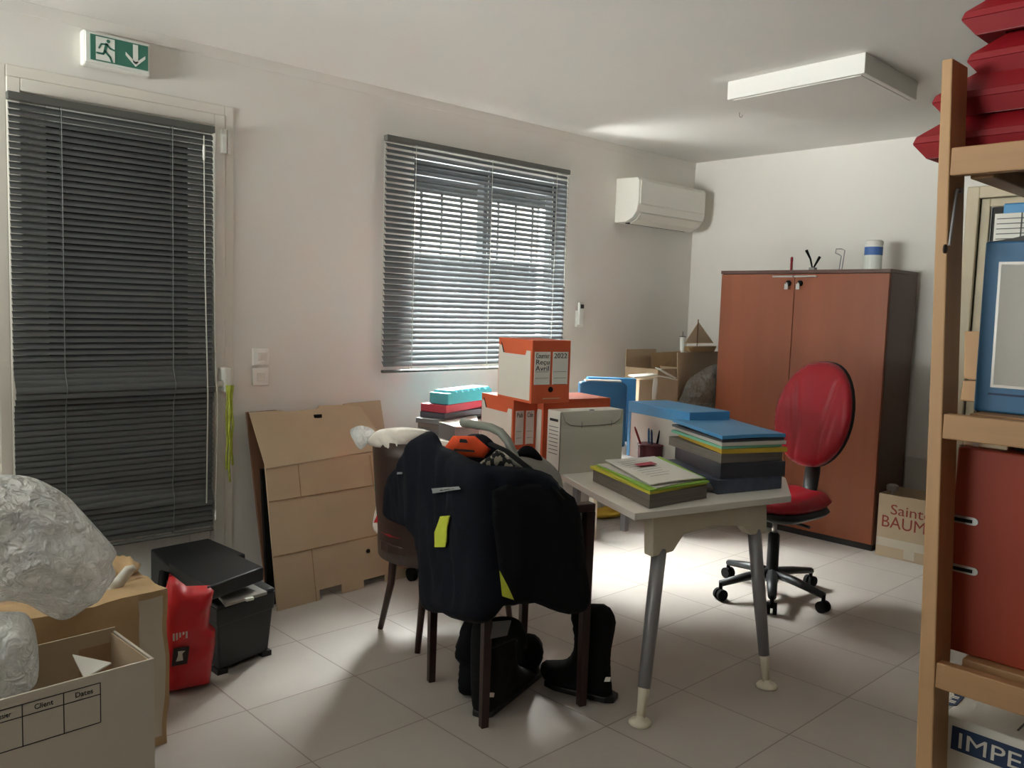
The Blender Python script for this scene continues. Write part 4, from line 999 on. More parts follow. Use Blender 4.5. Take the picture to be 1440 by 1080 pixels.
pr = [(a_, .695), (b_, .695), (b_ + e1 * .01, .575), (b_ - e1 * .075, .575), (b_ - e1 * .12, .615), (on(.38, .03), .628), (a_ + e1 * .15, .612), (a_ + e1 * .105, .555), (a_ + e1 * .01, .545)]
mb.extr([(p.x, p.y, z) for p, z in pr], (e2.x * .05, e2.y * .05, 0)); build('end_frame', mb, 'cream', t, bevel=.006)
def dleg(top, foot, r0, r1):
    top = Vector(top); foot = Vector(foot); k = top.lerp(foot, .80)
    l = build('leg', MB().tube([top, top.lerp(foot, .4), k], [r0, r0 * .95, r1], 16), 'greymetal', t, smooth=True)
    build('leg_tip', MB().tube([k, top.lerp(foot, .86), top.lerp(foot, .965)], [r1 * .95, r1 * .82, r1 * .68], 14), 'cream', l, smooth=True)
    build('foot_disc', MB().lathe((foot.x, foot.y, 0), [(.038, 0), (.040, .006), (.034, .014), (.014, .022), (.012, .03)], 24), 'cream', l, smooth=True)
p = a_ + e1 * .06 + e2 * .025; dleg((p.x, p.y, .565), fa, .027, .022)
p = b_ - e1 * .035 + e2 * .025; dleg((p.x, p.y, .59), fb, .026, .020)
far1 = atz(832, 757, 0); print('far leg', far1)
dleg((2.80, 3.45, zd - .03), (2.78, 3.52, 0), .026, .021); dleg((3.36, 3.40, zd - .03), (3.40, 3.46, 0), .026, .021)
build('beam', MB().extr([(*on(.36, .08), .64), (*on(.40, .08), .64), (*on(.40, .08), .68), (*on(.36, .08), .68)], (e2.x * 1.6, e2.y * 1.6, 0)), 'cream', t)
build('cable_duct', MB().box(far1.x - .02, far1.x + .02, far1.y - .02, far1.y + .02, .0, zd - .026), 'cream', t, bevel=.004)
yl = atz(857, 726, 0)
mb = pillow(smooth_outline([(yl.x + .16 * math.cos(k * PI / 5), yl.y + .09 * math.sin(k * PI / 5)) for k in range(10)], 2), lambda s, y, off: (s, y, .03 + max(off, -.028)), .045, res=.03, fold=lambda s, y: .01 * crease((s, y, 0), 12, 2))
tag(build('yellow_cloth', mb, 'mustard', smooth=True), 'yellow cloth lying on the floor beyond the desk', 'cloth')

# ---- orange archive boxes (proto: near corner at origin, +x spine side, +y long side)
def archive_box(label, w_, d_, h_, spine_on, loc, rz, group, words):
    r = thing('archive_box', (0, 0, 0), label, 'archive box', group)
    build('box_body', MB().box(0, w_, 0, d_, 0, h_), 'orange', r, bevel=.002)
    # long side (x = 0 face): white panel with a cut-out top edge
    mb = MB(); X = -.0012
    P = [(.012, .012), (d_ - .006, .012), (d_ - .006, h_ - .03), (d_ - .03, h_ - .035), (d_ - .055, h_ - .065), (.055, h_ - .065), (.045, h_ - .045), (.012, h_ - .045)]
    mb.extr([(X, a, z) for a, z in P], (.0012, 0, 0)); build('side_panel', mb, 'creamcard', r)
    mb = MB(); P = [(d_ - .032, h_ - .030), (d_ - .006, h_ - .024), (d_ - .032, h_ - .03), (d_ - .055, h_ - .062)]
    mb.extr([(X - .0004, a, z) for a, z in [(d_ - .03, h_ - .02), (d_ - .022, h_ - .02), (d_ - .045, h_ - .064), (d_ - .056, h_ - .064)]], (.0004, 0, 0)); build('finger_slot', mb, 'ink', r)
    if spine_on:
        m_ = .012; c = w_ / 2
        for k, (a, b) in enumerate(((m_, c - .006), (c + .006, w_ - m_))):
            l = build('spine_label', MB().box(a, b, -.0012, 0, h_ * .30, h_ * .82), 'paper', r)
            mb = MB()
            for q in range(2 + k): mb.box(a + .006, b - .008, -.0017, -.0012, h_ * (.50 - .10 * q), h_ * (.50 - .10 * q) + .0015)
            build('ruled_line', mb, 'softink', l)
            for q, wd in enumerate(words[k]):
                text('handwriting', wd, 'ink', l, (a + .005, -.0013, h_ * (.72 - .10 * q)), (1, 0, 0), (0, 0, 1), .030, width=min((b - a) - .012, .016 * len(wd)))
        build('finger_hole', MB().tube([(c, -.0015, h_ * .22), (c, .0, h_ * .22)], .012, 16), 'blackm', r)
        build('maker_line', MB().box(w_ * .3, w_ * .75, -.001, 0, h_ * .07, h_ * .085), 'kraft', r)
    r.location = loc; r.rotation_euler = (0, 0, rz)
    return r
ang = math.atan2(e1.y, e1.x); gO = 'orange archive boxes on the desk'
hb_ = .287
Tc = atd(746.3, 566, 3.56); Lc = atd(720, 640, 3.74)
archive_box('topmost orange archive box, stacked on the other two on the desk', .19, .29, hb_ - .022, True, (Tc.x, Tc.y, zd + hb_), ang, gO, (['Courrier', 'Reçu', 'Avril'], ['2022']))
archive_box('lower left orange archive box with narrow labelled spine, under the topmost', .118, .30, hb_, True, (Lc.x, Lc.y, zd), ang, gO, (['Pub'], ['Cde']))
Rc = Vector((Lc.x, Lc.y)) + e1 * .122 - e2 * .05
archive_box('lower right orange archive box behind the white one, under the topmost', .36, .25, hb_, False, (Rc.x, Rc.y, zd), ang, gO, None)
# white archive box
t = thing('archive_box', (0, 0, 0), 'plain white archive box with tucked lid flap, in front of orange ones', 'archive box')
ww, wd_, wh = .325, .10, .262
build('box_body', MB().box(0, ww, 0, wd_, 0, wh), 'creamcard', t, bevel=.002)
fl_o = [(.004, wh - .001), (.02, wh - .04), (.05, wh - .058), (.10, wh - .062), (.22, wh - .062), (.275, wh - .058), (.305, wh - .04), (ww - .004, wh - .001)]
mb = MB(); mb.extr([(a, -.0015, z) for a, z in fl_o], (0, .0015, 0)); build('lid_flap', mb, 'creamcard', t)
mb = MB()
for (a, b), (c, d) in zip(fl_o[:-1], fl_o[1:]):
    mb.extr([(a, -.002, b), (c, -.002, d), (c, -.002, d - .0025), (a, -.002, b - .0025)], (0, .001, 0))
for xx in (.105, .26): mb.box(xx, xx + .002, -.002, -.0014, wh - .07, wh - .045)
build('flap_edge', mb, 'softink', t)
build('thumb_hole', MB().lathe((.17, .02, wh), [(.012, 0), (.012, .001)], 14), 'blackm', t)
build('edge_line', MB().box(-.0006, 0, .0, .004, .004, wh - .004), 'ink', t)
mb = MB()
for k in range(8): mb.box(-.001, 0, .018, .085, wh - .07 - k * .016, wh - .067 - k * .016)
build('ruled_lines', mb, 'softink', t)
build('print', MB().box(-.001, 0, .02, .082, wh - .045, wh - .034), 'ink', t)
Wc = Vector((2.571, 2.398)); t.location = (Wc.x - .012, Wc.y, zd); t.rotation_euler = (0, 0, ang + .02)

# ---- blue box behind the documents
t = thing('archive_box', (3.2, 2.3, zd), 'long blue topped archive box with grey sides behind the document stack', 'archive box')
bn = Vector((3.064, 2.117)); bl = Vector((3.185, 2.545)); bd = (bl - bn); bd.normalize(); br_ = Vector((bd.y, -bd.x))
mb = MB(); mb.obox(bn, br_ * .22, bd * .445, zd, .935); build('box_body', mb, 'greypaper', t)
mb = MB(); mb.obox(bn - br_ * .003 - bd * .003, br_ * .226, bd * .451, .93, .98); build('box_lid', mb, 'blue', t, bevel=.003)
mb = MB(); mb.obox(bn - br_ * .002 - bd * .002, br_ * .224, bd * .02, zd, .93); mb.obox(bn - br_ * .002 + bd * .425, br_ * .01, bd * .022, zd, .93); build('box_trim', mb, 'blue', t)
# ---- two blue files behind
t = thing('document_case', (3.2, 3.0, zd), 'rounded blue document case standing behind the orange boxes', 'document case')
q = Vector(tuple(atd(815, 560, 4.28).xy)); q2 = Vector(tuple(atd(882, 560, 4.30).xy)); dv = (q2 - q); pv = Vector((-dv.y, dv.x)).normalized()
zt2 = atd(815, 535, 4.28).z
mb = MB(); prof = [(0, zd), (dv.length, zd), (dv.length, zt2 - .02), (dv.length * .9, zt2 - .005), (dv.length * .2, zt2), (0, zt2 - .01)]
dn = dv.normalized()
mb.extr([(q.x + dn.x * s, q.y + dn.y * s, z) for s, z in prof], (pv.x * .07, pv.y * .07, 0)); build('case_body', mb, 'bluedk', t, bevel=.01)
mb = MB(); mb.obox(q + dn * .03 + pv * .01, dn * (dv.length - .06), pv * .05, zt2 - .012, zt2 + .004); build('paper_edge', mb, 'paper', t)
q = Vector(tuple(atd(826, 560, 4.48).xy)); q2 = Vector(tuple(atd(894, 560, 4.48).xy)); dv = q2 - q; zt3_ = atd(880, 532, 4.48).z
mb = MB(); mb.obox(q, dv, pv * .06, zd, zt3_); tag(build('box_file', mb, 'blue', bevel=.003), 'square blue box file standing behind the rounded blue case', 'box file')
# ---- document stack with blue folder on top
pn, pl_, pr_ = [Vector(tuple(p.xy)) for p in (atz(1016, 612, .945), atz(947.5, 590, .945), atz(1105, 609, .945))]
da, db = pl_ - pn, pr_ - pn
gD = 'folders stacked at the right end of the desk'
def folder(name, z0, z1, mat, label, cat, jit=0.0, sc=(1, 1), group=gD, curl=0, off=(0, 0)):
    o_ = pn + da.normalized() * off[0] + db.normalized() * off[1]
    A = da * sc[0]; B = db * sc[1]
    rot = Matrix.Rotation(jit, 2); A = rot @ A; B = rot @ B
    mb = MB()
    def f(a, b, z): 
        p = o_ + B * a + A * b; return (p.x, p.y, z + curl * (math.sin(a * 3 + b * 2) * .5 + (b ** 2) * .5) * .01)
    nn_ = 8
    mb.grid(lambda a, b: f(a, b, z1), nn_, nn_); mb.grid(lambda a, b: f(a, b, z0), nn_, nn_)
    for s in (0, 1):
        mb.grid(lambda a, b, s=s: f(a, s, z0 + (z1 - z0) * b), nn_, 2); mb.grid(lambda a, b, s=s: f(s, a, z0 + (z1 - z0) * b), nn_, 2)
    bmx = build(name, mb, mat); tag(bmx, label, cat, group); return bmx
folder('plastic_pouch', zd + .001, zd + .055, 'blueglove', 'clear plastic pouch of slate blue papers under the folder stack', 'pouch', .10, (.98, 1.10), curl=0, off=(-.02, -.02))
folder('folder', zd + .056, zd + .115, 'darkf', 'thick dark grey folder low in the stack on the desk', 'folder', -.03)
folder('folder', zd + .116, zd + .152, 'pages', 'loose grey brown paper bundle in the middle of the stack', 'folder', .04)
folder('folder', zd + .153, zd + .170, 'mustard', 'mustard yellow folder below the pale ones in the stack', 'folder', -.05, (.98, 1.0))
folder('folder', zd + .171, zd + .181, 'green_fold', 'mint green folder edge in the stack', 'folder', .02, (1.0, .96), curl=0)
folder('folder', zd + .182, zd + .196, 'greypaper', 'pale grey folder just under the dark one near the stack top', 'folder', -.02)
folder('folder', zd + .197, zd + .206, 'darkf', 'thin black folder directly under the bright blue one', 'folder', .02, (.99, 1.0))
folder('folder', zd + .208, zd + .222, 'blue', 'bright blue folder on top of the document stack', 'folder', 0, (1.02, 1.0), curl=.6)
# ---- paper pile near the front left corner of the desk
pn, pl_, pr_ = [Vector(tuple(p.xy)) for p in (atz(914, 694, .775), atz(833, 657, .775), atz(996, 680, .775))]
da, db = pl_ - pn, pr_ - pn
gP = 'papers piled on the near end of the desk'
folder('folder', zd + .001, zd + .050, 'pages', 'thick brown grey bundle of papers at the bottom of the near pile', 'folder', 0, (.98, .98), gP)
folder('folder', zd + .051, zd + .060, 'yellow_fold', 'yellow folder in the near paper pile', 'folder', .02, (1.0, 1.0), gP)
folder('folder', zd + .061, zd + .067, 'lime', 'lime green folder in the near paper pile', 'folder', -.03, (.98, .98), gP, curl=.2)
folder('paper_sheets', zd + .068, zd + .0705, 'greypaper', 'off white sheets poking out crookedly below the top printed sheets', 'paper', .06, (.90, .88), gP, curl=.3, off=(.0, .035))
folder('folder', zd + .0715, zd + .074, 'lime', 'thin light green folder just under the printed sheets', 'folder', -.12, (.93, .86), gP, curl=.4, off=(.05, .03))
pap = folder('paper_sheets', zd + .075, zd + .079, 'paper', 'loose printed white sheets on top of the near paper pile', 'paper', -.08, (.92, .84), gP, curl=.5, off=(.03, .02))
mb = MB()
rr = random.Random(3)
for k in range(9):
    a = .2 + .07 * k; l = .3 + .3 * rr.random()
    p0 = pn + db * .22 + da * a; p1 = p0 + db.normalized() * (l * .28)
    n_ = da.normalized() * .004; z = zd + .0885
    mb.add([(p0.x, p0.y, z), (p1.x, p1.y, z), (p1.x + n_.x, p1.y + n_.y, z), (p0.x + n_.x, p0.y + n_.y, z)], [[0, 1, 2, 3]])
build('print', mb, 'softink', pap)
pm = pn + db * .4 + da * .55
mb = MB(); mb.obox(pm, db.normalized() * .10, da.normalized() * .05, zd + .0875, zd + .0885); build('pink_stamp', mb, 'crimson', pap)
# grey rag between the piles
rg = atz(1000, 690, zd)
mb = pillow(smooth_outline([(rg.x + .07 * math.cos(k * PI / 5) * e1.x - .05 * math.sin(k * PI / 5) * e2.x, rg.y + .10 * math.cos(k * PI / 5) * e1.y + .06 * math.sin(k * PI / 5)) for k in range(10)], 2), lambda s, y, off: (s, y, zd + .016 + max(-.015, off)), .02, res=.015, fold=lambda s, y: .008 * crease((s, y, 0), 24, 2))
tag(build('grey_cloth', mb, 'greyf', smooth=True), 'crumpled grey pouch between the two paper piles on the desk', 'cloth')
# pen pot and pens
pc_ = Vector(tuple(atz(914, 652, zd).xy)); t = thing('pen_pot', (pc_.x, pc_.y, zd), 'burgundy mesh pen pot on the desk behind the papers', 'pen pot')
build('pot', MB().lathe((pc_.x, pc_.y, zd), [(.052, 0), (.055, .004), (.058, .085), (.060, .09), (.054, .09), (.050, .012), (.001, .012)], 20), 'burg', t, smooth=False)
build('rim', MB().lathe((pc_.x, pc_.y, zd + .086), [(.061, 0), (.062, .004), (.058, .006)], 20), 'burg', t)
pens = [(-.03, .02, 'redtub', 'red pen leaning left in the pen pot', -.028), (.01, .02, 'bluedk', 'blue pen upright in the pen pot', -.002), (.02, -.02, 'blackm', 'black pen in the pen pot', .008), (.03, .01, 'hose', 'grey pen at the right of the pen pot', .022), (-.01, -.03, 'navyprint', 'dark blue pen near the middle of the pen pot', -.012)]
for dx_, dy_, mt, lb, ln in pens:
    a = Vector((pc_.x + dx_ * .5, pc_.y + dy_ * .5, zd + .014)); b = Vector((pc_.x + dx_ + ln * .727 * 1.5, pc_.y + dy_ - ln * .686 * 1.5, zd + .155 + .02 * abs(dx_ * 20)))
    tag(build('pen', MB().tube([a, b.lerp(a, .1), b], [.005, .005, .0025], 8), mt, smooth=True), lb, 'pen', 'pens in the burgundy pot')
# ---- stack on the far end of the desk
tn = Vector((2.826, 3.461)); tl = Vector((2.773, 3.543)); trr = Vector((3.268, 3.595)); ta = (trr - tn).normalized(); tb = Vector((-ta.y, ta.x)); gS = 'folders under the teal box by the wall'
def sl(name, z0, z1, mat, label, cat, rot=0, a0=0, a1=.42, b1=.16, par=None):
    R_ = Matrix.Rotation(rot, 2); A = R_ @ ta; B = R_ @ tb
    mb = MB(); mb.obox(tn + A * a0, A * (a1 - a0), B * b1, z0, z1); return tag(build(name, mb, mat, bevel=.002), label, cat, gS)
sl('folder', zd + .001, .755, 'greyf', 'lowest grey folder of the stack under the teal box', 'folder', .05, -.05)
sl('folder', .756, .785, 'pages', 'brown grey folder second from the bottom under the teal box', 'folder', -.04, -.05)
sl('folder', .786, .812, 'greyf', 'grey folder third from the bottom under the teal box', 'folder', .08, -.06)
sl('folder', .813, .842, 'darkf', 'dark grey folder just below the crimson one', 'folder', -.02, -.03)
sl('folder', .843, .884, 'crimson', 'crimson folder directly under the teal box', 'folder', .02, -.02)
t = thing('teal_box', (3.05, 3.55, .886), 'teal plastic box with a row of ridges on top of the wall stack', 'box')
mb = MB(); mb.obox(tn, ta * .44, tb * .12, .886, .945); build('box_base', mb, 'teal', t, bevel=.003)
for k in range(7):
    mb = MB(); p = tn + ta * (.03 + .058 * k); mb.hexa([(*(p), .945), (*(p + ta * .05), .945), (*(p + ta * .05 + tb * .12), .945), (*(p + tb * .12), .945)], [(*(p + ta * .008 + tb * .01), .958), (*(p + ta * .042 + tb * .01), .958), (*(p + ta * .042 + tb * .11), .958), (*(p + ta * .008 + tb * .11), .958)])
    build('ridge', mb, 'teal', t, bevel=.002)
pp = [atz(617, 594, .80), atz(670, 584, .80), atz(674, 602, .80), atz(640, 601, .80)]
mb = MB(); mb.extr([(p.x, p.y, .80) for p in (pp[0], pp[3], pp[2], pp[1])], (0, 0, .004)); t = tag(build('leaflet', mb, 'paper'), 'white printed leaflet with purple picture leaning by the orange box', 'leaflet')
qq = [pp[0].lerp(pp[2], k) for k in (.3, .75)]; mb = MB(); mb.extr([(qq[0].x, qq[0].y, .8045), (pp[3].lerp(pp[2], .5).x, pp[3].lerp(pp[2], .5).y, .8045), (qq[1].x, qq[1].y, .8045)], (0, 0, .0006)); build('picture', mb, 'blueglove', t)
st_c = Vector((pp[0].x + .1, pp[0].y - .02))
sup = [(p.x, p.y) for p in (pp[0], pp[3], pp[2], pp[1])]
mb = MB(); mb.prism(sup, zd + .001, .798); tag(build('box_file', mb, 'greyf', bevel=.003), 'grey box file under the white leaflet', 'box file')

# ---- rolling crate behind the tub chair
t = thing('wheeled_crate', (2.75, 3.55, 0), 'low wooden slatted crate on black castors behind the curved chair', 'crate')
for z in (.085, .115, .145): build('slat', MB().box(2.53, 2.95, 3.40, 3.415, z, z + .018), 'balsa', t)
build('crate_body', MB().box(2.53, 2.95, 3.416, 3.70, .07, .165), 'kraftd', t, bevel=.003)
for x, y in ((2.58, 3.42), (2.9, 3.42), (2.58, 3.66), (2.9, 3.66)): build('castor', MB().tube([(x - .012, y, .035), (x + .012, y, .035)], .035, 16), 'blackm', t)

# ---- side table near the corner with carton, boat, sacks
t = thing('side_table', (4.5, 3.55, 0), 'low white table in the corner carrying cartons, mostly hidden by boxes', 'table')
build('tabletop', MB().box(4.22, 5.05, 3.36, 3.86, .69, .715), 'desktop', t, bevel=.003)
for x, y in ((4.26, 3.40), (5.01, 3.40), (4.26, 3.82), (5.01, 3.82)): build('leg', MB().box(x - .02, x + .02, y - .02, y + .02, 0, .69), 'greymetal', t)
zt4 = .716
def gp(u, v, y): return aty(u, v, y)
t = thing('open_carton', (4.8, 3.6, zt4), 'open brown carton with raised flap in the corner left of the cabinet', 'carton')
A = atx(950, 560, 4.62); 
fl0 = aty(915, 560, 3.80); fl1 = aty(956, 560, 3.66); ftop = aty(915, 496, 3.80).z
mb = MB(); mb.extr([(4.70, 3.80, zt4), (5.04, 3.80, zt4), (5.04, 3.80, 1.14), (4.70, 3.80, 1.14)], (0, .006, 0)); mb.extr([(4.70, 3.52, zt4), (5.04, 3.52, zt4), (5.04, 3.52, 1.02), (4.70, 3.52, 1.02)], (0, .006, 0)); mb.box(4.70, 4.706, 3.526, 3.80, zt4, 1.02); mb.box(5.034, 5.04, 3.526, 3.80, zt4, 1.02)
mb.box(4.706, 5.034, 3.526, 3.80, zt4, zt4 + .006)
build('carton_body', mb, 'kraft', t)
fA, fB, fC, fD = atx(955, 572, 4.60), atx(1012, 572, 4.60), atx(1012, 494, 4.60), atx(955, 494, 4.60)
mb = MB(); mb.extr([(4.66, 3.60, 0.90), (4.66, 3.28, .90), fC, fD], (.006, 0, 0))
g0 = [aty(917, 526, 3.74), aty(951, 524, 3.74), aty(956, 494, 3.76), aty(915, 496, 3.78)]
mb = MB(); mb.extr(g0, (.02, .006, 0)); build('left_flap', mb, 'kraftw', t)
yb = 3.50
g1 = [aty(953, 568, yb), aty(1014, 566, yb), aty(1014, 494, yb), aty(953, 496, yb)]
mb = MB(); mb.extr(g1, (.0, .006, 0)); build('front_flap', mb, 'kraft', t)
# sailing boat model standing on the carton's edge
bz = aty(981, 496, 3.47).z; top = aty(982, 449, 3.49)
t = thing('model_sailboat', (top.x, 3.49, bz), 'small model sailing boat with pale sails above the corner carton', 'model boat')
hx0 = aty(962, 493, 3.49); hx1 = aty(1004, 493, 3.49)
hull = [(hx0.x, bz + .045), (hx1.x, bz + .045), (hx1.x - .03, bz + .005), (hx0.x + .04, bz + .005)]
mb = MB(); mb.extr([(x, 3.465, z) for x, z in hull], (0, .05, 0)); build('hull', mb, 'kraftw', t, bevel=.006)
build('mast', MB().tube([(top.x, 3.49, bz + .04), (top.x, 3.49, top.z)], .004, 6), 'kraftd', t)
s1 = [(top.x + .006, bz + .065), (hx1.x - .01, bz + .065), (top.x + .006, top.z - .02)]; s2 = [(top.x - .008, bz + .065), (hx0.x + .0, bz + .065), (top.x - .008, top.z - .03)]
for nm, s_ in (('main_sail', s1), ('jib_sail', s2)):
    mb = MB(); mb.extr([(x, 3.489, z) for x, z in s_], (0, .003, 0)); build(nm, mb, 'balsa', t)
# small carton with scraps, white tube
t = thing('small_carton', (4.35, 3.5, zt4), 'small brown carton with torn white flaps in front of the corner carton', 'carton')
sx0 = aty(898, 565, 3.40).x; sx1 = aty(953, 565, 3.40).x; stz = aty(920, 533, 3.40).z
mb = MB(); mb.box(sx0, sx1, 3.40, 3.49, zt4, stz); build('carton_body', mb, 'kraft', t, bevel=.002)
for k, (u0, v0, u1, v1) in enumerate(((892, 531, 925, 528), (918, 528, 953, 535), (930, 520, 950, 532))):
    a = aty(u0, v0, 3.385); b = aty(u1, v1, 3.385); mb = MB(); mb.extr([a, b, b + Vector((0, .05, .008)), a + Vector((0, .05, .008))], (0, 0, .006)); build('flap', mb, 'paper', t)
a = aty(921, 562, 3.37); t = thing('tape_strip', (a.x, 3.37, zt4), 'white paper strip hanging down the front of the small carton', 'paper')
b = aty(920, 531, 3.37); mb = MB(); mb.grid(lambda s, r: (a.x + (s - .5) * .045 + .004 * math.sin(r * 6), 3.375 + .006 * math.sin(r * 5 + s), a.z + (b.z - a.z) * r), 4, 10); build('strip', mb, 'paper', t, solid=.002, smooth=True)
a = aty(959, 495.5, yb + .003); tz = aty(959, 474, yb).z
t = thing('glue_tube', (a.x, yb + .003, a.z), 'small white tube with pointed tip on the corner carton, left of the boat', 'tube')
build('tube_body', MB().lathe((a.x, yb + .003, a.z + .001), [(.010, 0), (.016, .02), (.018, tz - a.z), (.004, tz - a.z + .004)], 12), 'signwhite', t, smooth=True)
build('tube_tip', MB().lathe((a.x, yb + .003, tz), [(.022, 0), (.022, .005), (.003, .007), (.002, .04)], 10), 'softink', t)
gb = Curtain([(4.78, 3.40), (5.03, 3.39)])
mb = traced([(955, 572), (960, 556), (968, 535), (985, 522), (1003, 513), (1014, 520), (1016, 575)], gb, .06, res=.018, fold=lambda s, z: .035 * ridge((s, z, 0), 8, 5, 5) + .016 * ridge((s, z, 2), 17, 5, 5))
tag(build('plastic_sack', mb, 'film_grey', smooth=True), 'grey shiny plastic sack beside the cabinet edge in the corner', 'sack')

# ================================================================== OFFICE CHAIR
C0 = Vector((3.88, 2.14)); fdir = Vector((-.93, .05)).normalized(); sdir = Vector((-fdir.y, fdir.x))
t = thing('office_chair', (C0.x, C0.y, 0), 'red upholstered swivel chair with black star base behind the desk', 'office chair')
def L2(a, b, z): p = C0 + fdir * a + sdir * b; return Vector((p.x, p.y, z))
pts = [atz(998, 828, .06), atz(1176, 850, .06), atz(1028, 798, .06), atz(1140, 808, .06), atz(1086, 860, .06)]
for p in pts:
    d = Vector((p.x, p.y)) - C0; d = d.normalized() * .30; e = C0 + d
    a = build('base_arm', MB().tube([(C0.x + d.x * .1, C0.y + d.y * .1, .115), (C0.x + d.x * .5, C0.y + d.y * .5, .105), (e.x, e.y, .082)], [.030, .026, .020], 8, flat=.8), 'black', t, smooth=True)
    sd = Vector((-d.y, d.x)).normalized()
    cmb = MB()
    for s in (-1, 1): cmb.tube([(e.x + sd.x * s * .006, e.y + sd.y * s * .006, .028), (e.x + sd.x * s * .024, e.y + sd.y * s * .024, .028)], .028, 14)
    cmb.tube([(e.x, e.y, .03), (e.x, e.y, .085)], .01, 8)
    build('castor', cmb, 'blackm', a)
build('gas_column', MB().lathe((C0.x, C0.y, .07), [(.034, 0), (.034, .06), (.030, .07), (.028, .24), (.02, .25)], 16), 'black', t, smooth=True)
build('piston', MB().lathe((C0.x, C0.y, .30), [(.012, 0), (.012, .10)], 12), 'steel', t, smooth=True)
build('mechanism', MB().extr([L2(-.12, -.09, .40), L2(.12, -.09, .40), L2(.12, .09, .40), L2(-.12, .09, .40)], (0, 0, .035)), 'black', t, bevel=.008)
so = [(.24 * math.copysign(abs(math.cos(k * PI / 16)) ** .6, math.cos(k * PI / 16)), .23 * math.copysign(abs(math.sin(k * PI / 16)) ** .6, math.sin(k * PI / 16))) for k in range(32)]
build('seat_pan', pillow(so, lambda a, b, off: L2(a * .98, b * .98, .445 + off), .03, D=.05, res=.04), 'black', t, smooth=True)
build('seat', pillow(so, lambda a, b, off: L2(a, b, .495 + off), .042, D=.08, res=.03, fold=lambda a, b: .004 * math.cos(b * 40)), 'redcloth', t, smooth=True)
# backrest: egg outline in the leaning plane
bz0, bz1 = .63, 1.175
def egg(k):
    a = 2 * PI * k / 36; z = -math.cos(a); w_ = math.sin(a)
    wd = .215 * (1 - .04 * z - .12 * (z < 0) * z * z)
    return (wd * math.copysign(abs(w_) ** .85, w_), (bz0 + bz1) / 2 + z * (bz1 - bz0) / 2)
eo = [egg(k) for k in range(36)]
def bk(b, z, off):
    lean_ = -.262 - .22 * (z - .63); cv = .10 * (b / .23) ** 2 * .4
    return L2(lean_ + cv + off, b, z)
def bfold(b, z):
    q = 0
    for s in (-1, 1):
        c = s * (.05 + .16 * max(0, (z - .80)) ** 1.15 * 1.3 + .015)
        q -= .010 * math.exp(-((b - c) / .010) ** 2) * (1 if z < 1.06 else max(0, 1 - (z - 1.06) / .05))
        c2 = c + s * .045
        q -= .006 * math.exp(-((b - c2) / .010) ** 2) * (1 if z < 1.03 else max(0, 1 - (z - 1.03) / .05))
    d = abs(z - (bz0 + bz1) / 2)
    return q
build('backrest', pillow(eo, bk, .040, D=.07, res=.015, fold=bfold, back=.2), 'redcloth', t, smooth=True)
build('back_shell', pillow([(b * 1.01, bz0 - .003 + (z - bz0) * 1.008) for b, z in eo], lambda b, z, off: bk(b, z, off - .028), .022, D=.05, res=.03), 'black', t, smooth=True)
mb = MB(); mb.tube([L2(-.02, 0, .43), L2(-.22, 0, .44), L2(-.31, 0, .50), L2(-.325, 0, .60), L2(-.345, 0, .75)], [.03, .035, .042, .045, .03], 10, flat=.5); build('back_stem', mb, 'black', t, smooth=True)
build('lever', MB().tube([L2(.05, .06, .41), L2(.05, .22, .40)], .008, 8), 'black', t)

# ================================================================== PINE SHELVES (right)
PX, PY = 1.36, .5
t = thing('shelf_unit', (1.6, .1, 0), 'pine shelving unit at the right edge holding boxes and red tubs', 'shelf')
XP = 1.36
yl0, yl1 = atx(1325, 72, XP), atx(1287, 1075, XP); yb0, yb1 = atx(1340, 72, XP), atx(1311, 1075, XP)
def ylf(z): k = (z - yl1.z) / (yl0.z - yl1.z); return yl1.y + (yl0.y - yl1.y) * k
def ybf(z): k = (z - yb1.z) / (yb0.z - yb1.z); return yb1.y + (yb0.y - yb1.y) * k
pdx = .064
def lean_post(x, dy, name='post', h=1.79):
    mb = MB(); q = lambda z: [(x, ybf(z) + dy, z), (x + pdx, ybf(z) + dy, z), (x + pdx, ylf(z) + dy, z), (x, ylf(z) + dy, z)]
    mb.hexa(q(0), q(h)); return build(name, mb, 'pine', t, bevel=.002)
r = .0
print('post', ylf(1.7), ybf(1.7), ylf(.8), ybf(.8))
fpost = lean_post(XP, 0); lean_post(XP + .42, 0); lean_post(XP, -.98); lean_post(XP + .42, -.98)
yk = ybf(1.4) - .0006
for u, v, rr_ in ((1330, 350, .007), (1335, 490, .004)):
    p = aty(u, v, yk); build('knot', MB().tube([p, p + Vector((0, .002, 0))], rr_, 10), 'knot', fpost)
a, b = aty(1346, 266, ybf(1.6) - .004), aty(1335, 345, ybf(1.5) - .004); build('steel_tie', MB().tube([a, a + Vector((-.003, 0, -.01)), b], .0022, 6), 'greymetal', fpost)
p = aty(1347, 268, ybf(1.6)); build('screw', MB().tube([p + Vector((0, -.006, 0)), p], .004, 10), 'steel', fpost)
xr = XP + .001
for z1, z0 in ((1.659, 1.618), (1.262, 1.224), (.878, .838), (.49, .45)):
    y_ = ybf((z1 + z0) / 2) - .0005
    build('front_rail', MB().box(xr, xr + .02, -.50, y_, z0, z1), 'pineh', t, bevel=.002)
    mb = MB()
    for k in range(5): mb.box(xr + .05 + k * .075, xr + .05 + k * .075 + .068, -.50, y_ - .02, z1 - .018, z1)
    mb.box(xr + .05, xr + .41, y_ - .045, y_ - .012, z0, z1 - .019)
    build('shelf_board', mb, 'pineh', t, bevel=.002)
